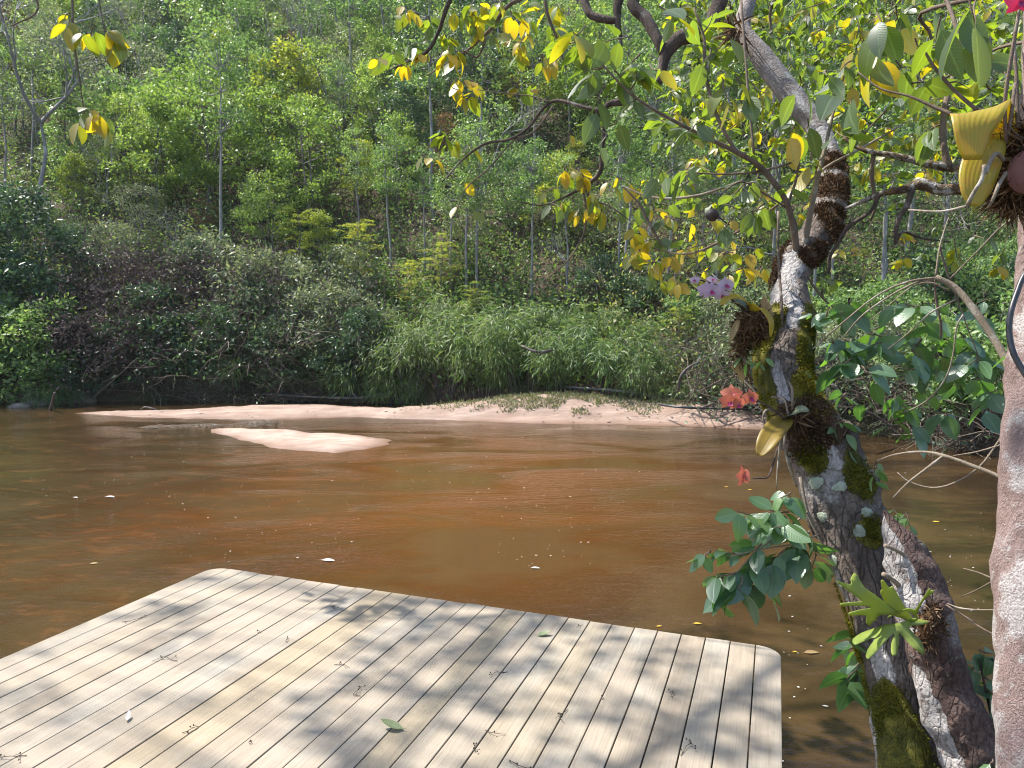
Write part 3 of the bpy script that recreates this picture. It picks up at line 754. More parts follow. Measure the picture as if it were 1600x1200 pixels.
def plant_px(kind, px, py, hpx, d=None, proto_h=None, label=None, rz=None, sz=None, tilt=(0, 0)):
    """foot at photo point (px,py) (or at distance d), standing hpx pixels tall"""
    p = ground_hit(px, py) if d is None else on_ground(px, d)
    if p is None: return None
    dep = proj(p)[2]
    H = proto_h or {'bushy': 5.2, 'round': 5.6, 'dark': 5.8, 'grey': 4.6, 'slender': 8.2, 'yellow': 4.2, 'conical': 6, 'rusty': 3.4, 'bare': 7.0, 'forked': 8.6,
         'bush': 2.2, 'bush_dark': 2.3, 'bush_grey': 2.1, 'bush_glossy': 3.5, 'bamboo': 2.5, 'reed': 1.4, 'brush': 1.5, 'brown_brush': 1.6, 'feathery': 3.0, 'vine_arch': 2.9}[kind]
    return plant(kind, p-np.array([0, 0, .08]), hpx*dep/F_PX/H, rz, label, sz, tilt)

# ---- plants of the far bank one can point at (pixel of the foot, height in pixels)
plant_px('forked', 62, 440, 430, d=27, label='tall forked grey tree rising from the left bank beside the photo edge', rz=.4)
plant_px('vine_arch', 290, 345, 92, label=None, rz=0.0)
for px, py, h in [(330, 335, 240), (250, 330, 190), (420, 300, 160), (600, 260, 170), (480, 360, 200), (200, 300, 150), (420, 400, 130)]: plant_px('bushy', px, py, h)
for px, py, h in [(290, 190, 150), (160, 140, 130), (620, 250, 150), (250, 110, 110)]: plant_px('dark', px, py, h)
for px, py, h in [(745, 462, 270), (728, 470, 250), (832, 470, 250), (885, 470, 230), (980, 440, 300), (1012, 440, 320), (664, 430, 200), (1045, 460, 270), (965, 470, 260), (705, 455, 220),
                  (475, 180, 190), (535, 280, 180), (1120, 470, 260), (1380, 470, 300), (1300, 480, 260), (560, 400, 200), (610, 430, 230)]: plant_px('slender', px, py, h)
for px, py, h in [(170, 330, 160), (60, 250, 200), (130, 230, 160), (270, 420, 120), (890, 480, 150), (1090, 450, 170)]: plant_px('bare', px, py, h)
for px, py, h in [(870, 340, 90), (560, 330, 110), (900, 300, 80), (120, 330, 90), (500, 430, 100)]: plant_px('yellow', px, py, h)
for px, py, h in [(700, 250, 70), (690, 300, 60), (440, 120, 80), (320, 370, 60)]: plant_px('rusty', px, py, h)
for px, py, h in [(560, 470, 120), (690, 480, 110), (640, 500, 90), (740, 520, 80), (470, 440, 110), (1060, 560, 90)]: plant_px('feathery', px, py, h)
# bank front, left to right
for px, py, h in [(35, 625, 160), (100, 590, 130), (-40, 620, 190)]: plant_px('bush', px, py, h)
for px, py, h in [(140, 610, 110), (60, 560, 150), (250, 560, 120), (400, 540, 110), (560, 590, 110), (270, 590, 110), (340, 575, 100), (450, 580, 110), (520, 600, 90)]: plant_px('bush_dark', px, py, h)
for px, py, h in [(40, 480, 190), (-30, 500, 220), (110, 480, 130), (300, 470, 100)]: plant_px('bush_glossy', px, py, h)
for px, py, h in [(180, 490, 130), (150, 560, 120), (190, 560, 130), (240, 480, 110), (360, 500, 120), (210, 590, 90), (430, 480, 110), (290, 470, 100), (530, 520, 100)]: plant_px('brown_brush', px, py, h)
for px, py, h in [(390, 520, 140), (470, 520, 120), (500, 560, 120), (560, 560, 110), (330, 470, 110), (440, 600, 90), (540, 480, 100)]: plant_px('bush_grey', px, py, h)
for px, py, h in [(640, 612, 120), (700, 606, 130), (655, 560, 110), (760, 606, 140), (720, 540, 100), (820, 604, 135), (800, 545, 90), (880, 604, 130),
                  (870, 545, 85), (940, 606, 125), (930, 545, 80), (990, 612, 110), (985, 550, 80)]: plant_px('bamboo', px, py, h)
for px, py, h in [(560, 620, 70), (620, 632, 60), (80, 640, 60), (370, 600, 60), (300, 590, 60), (1010, 622, 60), (1060, 636, 50), (860, 606, 40), (780, 606, 40)]: plant_px('reed', px, py, h)
for px, py, h in [(1360, 620, 100), (1300, 600, 100), (1420, 630, 110), (1250, 600, 110), (1500, 610, 120), (1340, 560, 90), (1080, 632, 110), (1130, 632, 130), (1170, 636, 120), (1100, 560, 90), (440, 620, 70), (520, 622, 60), (380, 620, 60), (1400, 660, 110), (1480, 670, 120), (1540, 690, 130), (600, 560, 80), (1440, 600, 90),
                  (300, 560, 120), (390, 580, 120), (490, 560, 110), (240, 600, 90), (420, 540, 110), (560, 540, 90), (330, 622, 60), (480, 628, 50), (250, 610, 50)]: plant_px('brush', px, py, h)
for px, py, h in [(1130, 560, 100), (1180, 600, 120), (1200, 540, 120), (1330, 630, 130), (1420, 600, 120), (1290, 620, 120)]: plant_px('bush_grey', px, py, h)
for px, py, h in [(1380, 560, 130), (1460, 620, 140), (1530, 640, 170), (1500, 540, 150), (1590, 640, 200), (1330, 540, 110), (1240, 560, 110), (1060, 520, 80)]: plant_px('bush', px, py, h)
for px, py, h in [(1560, 540, 150), (1440, 520, 130), (1350, 600, 100), (1000, 480, 90), (940, 470, 80)]: plant_px('bush_dark', px, py, h)

# ---- the rest of the hillside, thinned so that no foot repeats a place
def fill():
    g = np.random.default_rng(21)
    kinds = ['bushy', 'round', 'grey', 'slender', 'dark', 'conical', 'yellow', 'bare', 'rusty', 'bush', 'bush_grey']
    feet = [p for _, _, p, _ in PLACED]
    n = 0
    for _ in range(16000):
        d = g.uniform(17.5, 64); x = g.uniform(-.80, .80)*d
        p = np.array([x, d, float(ground(x, d))-.1]); q = proj(p)
        if d-float(bank_y(x)) < 3.0 or d-float(hill_y(x)) < 1.0 or q[1] < -230 or q[0] < -70 or q[0] > 1680: continue
        sp = 1.45+.022*(d-20)
        F = np.array(feet)
        if (np.hypot(F[:, 0]-x, F[:, 1]-d) < sp).any(): continue
        # patches: slender pale trunks to the right of the middle, bright bushes to the left, dark trees on top
        w = np.array([2.6, 2.2, 1.9, 2.3, 1.0, 1.2, .8, .9, .35, 2.2, 1.2])
        ix = q[0]/1600; iy = q[1]
        if .40 < ix: w[3] *= 2.4; w[0] *= .6
        else: w[0] *= 1.6
        if iy < 120: w[4] *= 2.0; w[1] *= 1.5; w[3] *= 1.6
        if vnoise(x*.15, d*.15, 9.) > .25: w[2] *= 2; w[7] *= 2.5
        if iy > 330: w[9] *= 2; w[10] *= 2; w[0] *= .6; w[1] *= .6
        kd = kinds[g.choice(len(kinds), p=w/w.sum())]
        sc = g.uniform(.72, 1.2)*(.9 if d < 32 else 1.1)
        if kd in ('bush', 'bush_grey'): sc *= 1.25
        # stands not taller than the frame needs close to the water, so the slope behind shows
        if d < 29 and kd not in ('slender', 'bare'): sc *= .65
        plant(kd, p, sc, sz=g.uniform(.85, 1.2), tilt=(g.normal(0, .05), g.normal(0, .05)))
        feet.append(p); n += 1
        if n >= 620: break
fill()

# ---- labels: kind, height on the slope and order from the left single each plant out
def rows():
    ORD = ['first', 'second', 'third', 'fourth', 'fifth', 'sixth', 'seventh', 'eighth', 'ninth', 'tenth', 'eleventh', 'twelfth', 'thirteenth', 'fourteenth', 'fifteenth', 'sixteenth',
           'seventeenth', 'eighteenth', 'nineteenth', 'twentieth']
    bands = {}
    for kind, t, p, s in PLACED:
        if t.get('label'): continue
        x, y, d = proj(p)
        b = ('at the waterline' if y > 590 else 'on the bank' if y > 480 else 'low on the slope' if y > 360 else 'halfway upslope' if y > 230
             else 'high on the slope' if y > 90 else 'at the top edge')
        side = 'left third' if x < 533 else 'middle' if x < 1067 else 'right third'
        bands.setdefault((kind, b, side), []).append((x, t))
    for (kind, b, side), L in bands.items():
        L.sort(key=lambda a: a[0])
        w = NAMES[kind][2]
        for k, (x, t) in enumerate(L):
            where = 'the '+side
            t['label'] = f'{w} {b}, {where}' if len(L) == 1 else f'{w} {b}, {ORD[min(k, 19)]} from left in {where}'
rows()

# ---- undergrowth nobody could count, and the wood beyond the frame's top
def under():
    g = np.random.default_rng(77); mb = MB()
    nc = 15000
    d = 17+47*g.random(nc)**1.2; x = g.uniform(-.9, .9, nc)*d
    x[:900] = g.uniform(-20, 9, 900); d[:900] = bank_y(x[:900])+g.uniform(.1, 3.2, 900)
    z = ground(x, d)
    ok = (d-bank_y(x) > .25)
    x, d, z = x[ok], d[ok], z[ok]; nc = len(x)
    nl = 24; idx = np.repeat(np.arange(nc), nl); n = nc*nl
    big = g.uniform(.3, 1.0, nc)
    off = g.normal(0, .5, (n, 3))*big[idx][:, None]; off[:, 2] = np.abs(off[:, 2])*1.3
    pos = np.stack([x, d, z], 1)[idx]+off
    pn = .26+.22*fbm(x*.25, d*.25, 11.)+g.normal(0, .1, nc)
    leaves(mb, T_COARSE, pos, rdir(n, -.1, g), rdir(n, .8, g), (.14*g.uniform(.5, 1.4, n)), .07, hue=np.clip(pn[idx]+g.normal(0, .12, n), 0, 1))
    tag(mb.build('undergrowth', M['f_under']), kind='stuff')
    mb = MB()
    for k in range(2600):
        dd = 20+30*g.random()**1.3; xx = g.uniform(-.85, .85)*dd
        if dd-float(bank_y(xx)) < .2: continue
        p = np.array([xx, dd, float(ground(xx, dd))-.05]); h = g.uniform(.5, 2.4)
        e = p+np.array([g.normal(0, .35*h), g.normal(0, .2*h), h])
        tube(mb, [p, (p+e)/2+g.normal(0, .08*h, 3), e], [.011, .008, .003], 3, 2, cap=False)
    tag(mb.build('undergrowth_twigs', M['dry']), kind='stuff')
    mb = MB()
    n0 = 1500; d = g.uniform(58, 120, n0); x = g.uniform(-1.0, 1.0, n0)*d*.95; z = ground(x, d); nl = 46
    idx = np.repeat(np.arange(n0), nl); n = n0*nl
    off = unit(g.normal(size=(n, 3)))*1.9*(g.random((n, 1))**.4); off[:, 2] *= 1.15
    pos = np.stack([x, d, z+2.0], 1)[idx]+off
    leaves(mb, T_COARSE, pos, rdir(n, 0, g), rdir(n, .7, g), .55*g.uniform(.6, 1.4, n), .32, hue=np.clip(.3+g.normal(0, .2, n), 0, .7))
    tag(mb.build('forest_beyond', M['f_under']), kind='stuff')
    # grass on the back of the sandbar
    mb = MB(); n = 17000
    x = g.normal(1.0, 1.5, n); y = g.uniform(16.3, 18.8, n)
    x[:2500] = g.uniform(3.0, 6.2, 2500); y[:2500] = np.interp(x[:2500], [3, 6.2], [17.6, 16.6])+g.normal(0, .25, 2500)
    z = bar_z(0, x, y); ok = (z > .16) & (vnoise(x*1.3, y*1.6, 4.)+.25*vnoise(x*5, y*5, 1.)+(y-16.9)*.5 > -.1)
    x, y, z = x[ok], y[ok], z[ok]; n = len(x)
    leaves(mb, T_BLADE, np.stack([x, y, z-.01], 1), rdir(n, .7, g), rdir(n, .3, g), g.uniform(.04, .13, n), .020, curl=.4, hue=np.clip(g.normal(.4, .3, n), 0, 1))
    mb2 = MB(); m = 1500; px_ = g.uniform(120, 1200, m); px_[:700] = g.uniform(850, 1210, 700)
    pp = np.array([PZ(a, g.uniform(634, 664), .15) for a in px_]); zz = bar_z(0, pp[:, 0], pp[:, 1]); ok = zz > .03
    pp[:, 2] = zz+.006; pp = pp[ok]; a = g.random(len(pp))*6.28; LL = .03+.10*g.random(len(pp))**3
    leaves(mb2, T_COARSE, pp, np.stack([np.cos(a), np.sin(a), 0*a], 1), np.array([[0, 0, 1.]]), LL, LL*.35, curl=.1, hue=g.random(len(pp)))
    tag(mb2.build('sand_litter', M['dry_dark']), kind='stuff')
    tag(mb.build('bank_grass', M['grass']), kind='stuff')
under()
# ------------------------------------------------------------ the near trees (pixel path + distance -> limb)
def limb_pts(path):
    """path: (px, py, distance, diameter in px)"""
    pts = [P(a, b, d) for a, b, d, w in path]; rad = [w*.5*d/F_PX for a, b, d, w in path]
    return np.array(pts), np.array(rad)
def limb(name, path, mat, parent, n=8, sub=4, bump=.10, bs=14):
    mb = MB(); p, r = limb_pts(path); c, rr = tube(mb, p, r, n, sub, bump, bs)
    return mb.build(name, M[mat], parent), c, rr
def spray(mb, tw, p0, p1, n, L, wid=.58, droop=.6, fan=1.0, hue=None, tmpl=None, g=rng, twr=.0025, curl=.22, hs=.22, bare=.3):
    """a twig with alternate leaves, into leaf builder mb and twig builder tw"""
    p0 = np.asarray(p0); p1 = np.asarray(p1); ax = unit(p1-p0); ln = np.linalg.norm(p1-p0)
    mid = (p0+p1)/2+g.normal(0, ln*.06, 3)
    cc, _ = tube(tw, [p0, mid, p1], [twr*1.4, twr, twr*.5], 5, 5, cap=False)
    t = np.clip(np.linspace(bare, 1.0, n)+g.normal(0, .04, n), 0, 1)
    pos = np.array([cc[int(round(a*(len(cc)-1)))] for a in t])
    sd = unit(np.cross(ax, [0, 0, 1.0])+1e-3); sg = np.where(np.arange(n) % 2 == 0, 1, -1)
    d = ax*.55+sd[None]*sg[:, None]*fan+g.normal(0, .45, (n, 3)); d = unit(d); d[:, 2] -= droop; d = unit(d)
    nr = unit(g.normal(0, .4, (n, 3))+np.array([0, 0, .8]))
    LL = L*g.uniform(.7, 1.25, n)
    st = pos+d*(LL*.14)[:, None]
    for a, b in zip(pos, st): tube(tw, [a, b], [twr*.5, twr*.4], 3, 1, cap=False)
    h = np.clip(g.normal(.3 if hue is None else hue, hs, n), 0, 1)
    leaves(mb, tmpl or T_FINE, st, d, nr, LL, LL*wid*g.uniform(.85, 1.15, n), curl=g.normal(curl, .15, n), fold=.18, hue=h)

def pale_lit_mask(areas, moss=(), fib=()):
    def fn(c, V):
        t, n, b = frames(c); out = np.zeros(V.shape)
        for i in range(len(c)):
            py = proj(c[i])[1]; tc = unit(CAM-c[i]); f = unit(tc-t[i]*(tc@t[i])); s_ = np.cross(t[i], f); s_ = s_ if s_@RT > 0 else -s_
            o = V[i]-c[i]; an = np.degrees(np.arctan2(o@s_, o@f))
            for ch, L in enumerate((areas, moss, fib)):
                for a in L: out[i, :, ch] = np.maximum(out[i, :, ch], np.clip(1.0-.5*np.hypot((py-a[0])/a[2], (an-a[1])/a[3])**2, 0, 1))
        return out
    return fn
lean = thing('leaning_tree', 'mossy crooked tree leaning over the river beside the deck, hung with orchids and a fern', 'tree', tuple(P(1440, 1330, 2.2)))
LW = np.array(lean.location)
class Off:      # parts are built in world space and hung on the thing at its base
    pass
def hang(o, root):
    o.location = tuple(-np.array(root.location)); return o
TR = [(1490, 1480, 2.15, 135), (1455, 1320, 2.17, 112), (1425, 1190, 2.2, 100), (1408, 1100, 2.25, 92), (1385, 1000, 2.3, 90), (1355, 900, 2.36, 94), (1338, 840, 2.4, 102),
      (1312, 775, 2.45, 112), (1283, 700, 2.5, 102), (1245, 640, 2.55, 90), (1226, 590, 2.6, 84), (1225, 540, 2.64, 84), (1236, 490, 2.7, 72), (1232, 445, 2.76, 50),
      (1246, 405, 2.82, 56), (1278, 372, 2.87, 54), (1292, 335, 2.92, 54), (1299, 290, 2.98, 48), (1299, 250, 3.04, 34), (1276, 200, 3.1, 32), (1236, 150, 3.17, 36), (1188, 86, 3.25, 33),
      (1160, 45, 3.32, 25), (1168, 5, 3.38, 24), (1182, -70, 3.5, 22), (1215, -190, 3.7, 18)]
mb = MB(); p, r = limb_pts(TR)
lo = 17
MOSS_D = [(1190, -15, 110, 55), (1110, -25, 55, 45), (1270, -15, 70, 60), (1010, -84, 110, 16), (520, -45, 28, 35), (560, -52, 45, 28), (610, -45, 36, 26), (520, 60, 38, 40), (560, 60, 38, 32), (712, -20, 26, 26), (840, 25, 22, 26), (755, 45, 40, 28)]
MOSS_Y = [(1000, -80, 60, 14), (560, -78, 50, 16), (600, -72, 24, 14), (650, -70, 20, 16), (632, 45, 38, 42), (612, 55, 24, 30)]
FIBRE = [(264, 0, 16, 90), (306, 10, 20, 90), (345, 25, 10, 85), (362, 35, 14, 60), (392, 45, 12, 45), (424, -70, 26, 24), (412, 30, 10, 40), (658, 5, 24, 60), (690, 0, 18, 60)]
c0, r0 = tube(mb, p[:lo], r[:lo], 52, 9, .15, 13.0, tfn=pale_lit_mask([(1200, -72, 130, 26), (1110, -80, 40, 14), (468, -20, 42, 52), (436, -10, 26, 50), (505, 8, 30, 20), (610, -10, 40, 11), (735, 5, 36, 20), (1040, -20, 50, 22), (900, -70, 40, 18), (660, -30, 20, 18)], MOSS_D+MOSS_Y, FIBRE))  # left edge areas paint in sunlit bark, the rest is pale bark
hang(mb.build('trunk', M['bark'], lean), lean)
mb = MB(); c1, r1 = tube(mb, np.vstack([p[lo-3:lo-1]*.98+p[lo-2:lo]*.02, p[lo-1:]])[1:], r[lo-2:]*np.r_[.96, np.ones(len(r[lo-2:])-1)], 20, 6, .07, 16, tfn=pale_lit_mask([(225, 0, 18, 90)], [], FIBRE))
hang(mb.build('upper_trunk', M['bark_up'], lean), lean)
TC = np.vstack([c0, c1[6:]]); TRr = np.r_[r0, r1[6:]]
TPX = np.array([proj(q)[:2] for q in TC])
_t, _n, _b = frames(TC)
def trunk_at(py, ang, lift=0.0):
    """point and outward normal on the trunk at photo height py; ang in degrees, 0 faces the camera, + to the right"""
    x = float(np.clip(np.interp(-py, -TPX[:, 1], np.arange(len(TC))), 0, len(TC)-1.001)); i = int(x); f_ = x-i
    c = TC[i]*(1-f_)+TC[i+1]*f_; t = unit(_t[i]*(1-f_)+_t[i+1]*f_); R_ = TRr[i]*(1-f_)+TRr[i+1]*f_
    tocam = unit(CAM-c); f = unit(tocam-t*(tocam@t)); s = np.cross(t, f)
    if s@RT < 0: s = -s
    o = f*math.cos(math.radians(ang))+s*math.sin(math.radians(ang))
    return c+o*(R_+lift), o, t

# bare dead stem growing from the same root
DS = [(1600, 1480, 2.08, 100), (1552, 1310, 2.05, 90), (1518, 1200, 2.05, 84), (1503, 1150, 2.06, 84), (1486, 1100, 2.07, 82), (1470, 1050, 2.08, 82), (1456, 1000, 2.1, 80), (1443, 950, 2.12, 76),
      (1430, 905, 2.14, 70), (1417, 870, 2.16, 64), (1404, 845, 2.17, 50), (1393, 824, 2.18, 28), (1386, 806, 2.19, 12), (1382, 798, 2.19, 4)]
mb = MB(); p, r = limb_pts(DS); cd_, rd_ = tube(mb, p, r, 44, 8, .17, 15, tfn=pale_lit_mask([(1190, -55, 160, 42), (1090, -62, 60, 26), (870, -45, 66, 52), (935, -35, 40, 44), (965, -20, 26, 30)]))  # left areas paint the stem's sunlit strip into the bark colour
hang(mb.build('dead_stem', M['bark_dead'], lean), lean)
mb = MB()
for a, b in [((1382, 852, 2.1, 6), (1420, 872, 2.11, 8)), ((1380, 897, 2.1, 8), (1408, 918, 2.12, 9))]:
    pp, rr = limb_pts([a, ((a[0]+b[0])/2, (a[1]+b[1])/2-2, (a[2]+b[2])/2, a[3]), b]); tube(mb, pp, rr, 6, 3)
hang(mb.build('stub', M['twig_pale'], lean), lean)
# moss, root fibre and lichen that grow on the trunk
def fuzz(name, areas, mat, root, n, L, lift=.006, hue=(.35, .25), edge=14):
    """areas: (py, ang, half height px, half angle deg); hair-like blades on the surface"""
    mb = MB(); g = rng
    per = n//len(areas)
    for py, an, hh, ha in areas:
        pos, dr, nr = [], [], []
        for _ in range(per):
            while True:
                u, v = g.uniform(-1.2, 1.2, 2)
                if u*u+v*v < 1.5*g.random()**.6: break
            q, o, t = trunk_at(py+u*hh, an+v*ha)
            if vnoise(q[0]*28, q[1]*28, q[2]*28) < -.30: continue
            pos.append(q); dr.append(o+g.normal(0, .55, 3)+np.array([0, 0, .1])); nr.append(g.normal(0, 1, 3))
        k_ = len(pos)
        leaves(mb, T_COARSE, np.array(pos), np.array(dr), np.array(nr), L*g.uniform(.5, 1.4, k_), L*.35, hue=np.clip(g.normal(hue[0], hue[1], k_), 0, 1))
    return hang(mb.build(name, M[mat], root), root)
fuzz('moss_tufts', MOSS_D, 'moss', lean, 15000, .010, .006, (.5, .3))
fuzz('moss_tufts', MOSS_Y, 'moss_y', lean, 5000, .010, .006, (.4, .28))
fuzz('root_fibre', FIBRE, 'fibre', lean, 9000, .014, .008, (.55, .3))
k = NT('crust lichen'); n1 = k.noise(k.coord(), 60, 4, .7)
M['lichen'] = k.done(k.bsdf(k.ramp(n1, [(.35, (.17,.19,.14)), (.65, (.29,.32,.25))]), .9, .2, k.bump(n1, .8, .008)))
def lichen(py, an, hh, ha):
    mb = MB(); m = 26; V = []; q0, o0, t0 = trunk_at(py, an, .004); V.append(q0)
    for ring in (.55, 1.0):
        for j in range(m):
            a = j/m*2*math.pi; w = ring*(1+.10*math.sin(3*a+py)+.07*math.sin(7*a+an)+.05*math.sin(11*a))
            q, o, t = trunk_at(py+math.sin(a)*hh*w, an+math.cos(a)*ha*w, .0045 if ring < 1 else .001); V.append(q)
    tr = [[0, 1+j, 1+(j+1) % m] for j in range(m)]
    qd = [[1+j, 1+m+j, 1+m+(j+1) % m, 1+(j+1) % m] for j in range(m)]
    mb.add(V, qd, tr); hang(mb.build('lichen_patch', M['lichen'], lean), lean)
for a in [(750, -28, 9, 13), (765, 5, 7, 11), (690, -60, 7, 9), (800, -40, 8, 10), (835, 8, 9, 10), (812, 30, 7, 10), (870, -55, 9, 9), (905, -60, 8, 7)]: lichen(*a)

# sprouts and branches of the leaning tree
BR = [
 ('branch', 'twig', [(1247, 405, 2.78, 12), (1238, 350, 2.72, 10), (1226, 310, 2.68, 10), (1190, 263, 2.64, 9), (1150, 237, 2.6, 8), (1100, 213, 2.58, 6), (1030, 176, 2.55, 5), (985, 146, 2.55, 4), (945, 105, 2.55, 3), (915, 75, 2.56, 2)]),
 ('branch', 'twig', [(1150, 237, 2.6, 6), (1126, 195, 2.62, 6), (1110, 150, 2.64, 6), (1101, 105, 2.66, 7), (1100, 60, 2.68, 5), (1084, 12, 2.7, 3)]),
 ('branch', 'twig_pale', [(1252, 408, 2.8, 13), (1264, 345, 2.76, 10), (1276, 285, 2.74, 8), (1290, 228, 2.74, 6), (1305, 165, 2.76, 4), (1322, 110, 2.8, 3)]),
 ('branch', 'twig', [(1243, 400, 2.78, 11), (1242, 350, 2.74, 8), (1230, 326, 2.72, 6), (1243, 285, 2.7, 4), (1249, 250, 2.7, 3)]),
 ('branch', 'twig', [(1250, 250, 2.7, 3), (1190, 267, 2.66, 4), (1130, 272, 2.66, 3), (1060, 268, 2.7, 2)]),
 ('branch', 'twig', [(1228, 324, 2.7, 4), (1190, 300, 2.66, 3), (1160, 284, 2.62, 3), (1132, 297, 2.6, 3)]),
 ('branch', 'twig_pale', [(1160, 282, 2.9, 3), (1100, 303, 3.0, 4), (1050, 310, 3.1, 4), (1010, 306, 3.2, 3), (972, 290, 3.3, 2)]),
 ('branch', 'twig', [(1215, 320, 2.75, 3), (1180, 345, 2.9, 4), (1110, 385, 3.1, 4), (1065, 397, 3.3, 3), (1010, 385, 3.5, 2)]),
 ('hanging_root', 'twig', [(1158, 0, 2.9, 4), (1165, 90, 2.88, 4), (1170, 160, 2.86, 4), (1178, 240, 2.84, 4)]),
 ('hanging_root', 'twig', [(1216, 330, 2.68, 4), (1216, 400, 2.66, 4), (1221, 470, 2.6, 5), (1223, 522, 2.58, 4)]),
 ('branch', 'twig', [(1255, 420, 2.75, 5), (1270, 445, 2.74, 4), (1290, 470, 2.76, 3), (1330, 500, 2.8, 2)]),
 ('branch', 'twig_pale', [(1410, 195, 2.85, 3), (1340, 235, 2.8, 4), (1290, 262, 2.78, 4), (1250, 300, 2.8, 4)]),
 # crooked dark limb reaching left from above the frame
 ('limb', 'limb_dark', [(1160, -90, 3.6, 25.50), (1110, 40, 3.5, 22.10), (1090, 52, 3.5, 25.50), (1060, 62, 3.5, 25.50), (1040, 86, 3.5, 18.70), (1034, 112, 3.5, 14.45), (1027, 130, 3.5, 12.75), (1014, 128, 3.5, 8.50)]),
 ('limb', 'limb_dark', [(1085, -120, 3.7, 22.10), (992, -10, 3.6, 18.70), (1010, 30, 3.55, 18.70), (1028, 62, 3.5, 17.00), (1037, 86, 3.5, 13.60)]),
 ('limb', 'limb_dark', [(1000, -60, 3.7, 20.40), (968, -5, 3.62, 17.00), (965, 35, 3.6, 11.05), (969, 55, 3.6, 5.95), (972, 90, 3.6, 3.40)]),
 ('limb', 'limb_dark', [(905, -30, 3.7, 13.60), (918, 15, 3.66, 13.60), (935, 28, 3.63, 13.60), (965, 33, 3.6, 10.20)]),
 ('limb', 'limb_dark', [(985, 120, 3.55, 7.65), (977, 145, 3.6, 11.90), (972, 158, 3.6, 15.30), (952, 162, 3.62, 10.20), (942, 172, 3.64, 8.50), (915, 168, 3.7, 5.10), (872, 157, 3.8, 5.10), (850, 168, 3.85, 5.10), (825, 200, 3.9, 5.10), (795, 218, 3.95, 4.25), (760, 224, 4.0, 4.25), (728, 245, 4.05, 3.40), (690, 285, 4.1, 1.70)]),
 ('limb', 'limb_dark', [(942, 172, 3.64, 6.80), (944, 205, 3.66, 6.80), (940, 240, 3.7, 6.80), (938, 268, 3.72, 7.65), (918, 288, 3.76, 5.95), (892, 303, 3.8, 4.25), (850, 320, 3.85, 2.55), (812, 316, 3.9, 1.70)]),
 ('branch', 'limb_dark', [(915, 296, 3.78, 4.25), (925, 312, 3.76, 3.40), (952, 322, 3.7, 2.55), (985, 345, 3.66, 1.70)]),
 ('branch', 'twig', [(912, 297, 3.78, 3.40), (916, 340, 3.76, 3.40), (908, 375, 3.78, 2.55), (880, 415, 3.8, 1.70), (840, 445, 3.85, 1.27)]),
 ('branch', 'twig', [(865, 165, 3.84, 2.55), (835, 205, 3.9, 2.55), (800, 222, 3.95, 2.55), (765, 262, 4.0, 2.55), (728, 295, 4.05, 1.70), (712, 335, 4.1, 1.27)]),
 ('branch', 'twig', [(860, 160, 3.82, 2.55), (830, 150, 3.86, 1.70), (780, 145, 3.9, 1.70), (745, 140, 3.95, 1.27)]),
 ('branch', 'twig', [(972, 290, 3.3, 2), (1000, 320, 3.3, 4), (1012, 345, 3.3, 5), (1035, 385, 3.3, 3)]),
 ('branch', 'twig', [(890, -30, 4.2, 8), (800, 5, 4.3, 7), (770, 42, 4.4, 6), (735, 75, 4.5, 4), (700, 98, 4.6, 3), (668, 118, 4.7, 2)]),
 ('branch', 'limb_dark', [(715, -30, 4.3, 8), (697, 15, 4.35, 7), (685, 50, 4.4, 6), (668, 80, 4.45, 5), (640, 95, 4.5, 4), (610, 108, 4.6, 2)]),
 ('branch', 'twig', [(848, -30, 4.1, 6), (855, 20, 4.1, 5), (870, 60, 4.15, 4), (885, 110, 4.2, 2)]),
 ('branch', 'twig', [(760, 60, 4.45, 4), (745, 90, 4.5, 3), (722, 80, 4.5, 2), (700, 115, 4.55, 1.5)]),
]
for nm, mt, path in BR:
    o, cc, rr = limb(nm, path, mt, lean, 8, 4, .12, 22); hang(o, lean)

def sprays(name, specs, root, mat='n_leaf', twm='twig', tmpl=None, wid=.58, one=False, **kw):
    """specs: (px, py, d, dx px, dy px, n, leaf length px, hue[, droop])"""
    if not one:
        for s in specs: sprays(name, [s], root, mat, twm, tmpl, wid, True, **kw)
        return
    mb, tw = MB(), MB()
    for s in specs:
        px, py, d, dx, dy, n, lpx, hue = s[:8]
        p0 = P(px, py, d); p1 = P(px+dx, py+dy, d+rng.normal(0, .08)); lpx = lpx*(.93 if mat == 'n_leaf' else .86)
        spray(mb, tw, p0, p1, n, lpx*d/F_PX, wid=wid, hue=hue, droop=s[8] if len(s) > 8 else .6, tmpl=tmpl, **kw)
    tw.q = [(q, 1) for q, _ in tw.q]; tw.t = [(t, 1) for t, _ in tw.t]
    V = np.concatenate(tw.v); off = mb.n
    mb.v.append(V); mb.c.append(np.concatenate(tw.c))
    mb.q += [(q+off, 1) for q, _ in tw.q]; mb.t += [(t+off, 1) for t, _ in tw.t]; mb.n += len(V)
    return hang(mb.build(name, [M[mat], M[twm]], root), root)
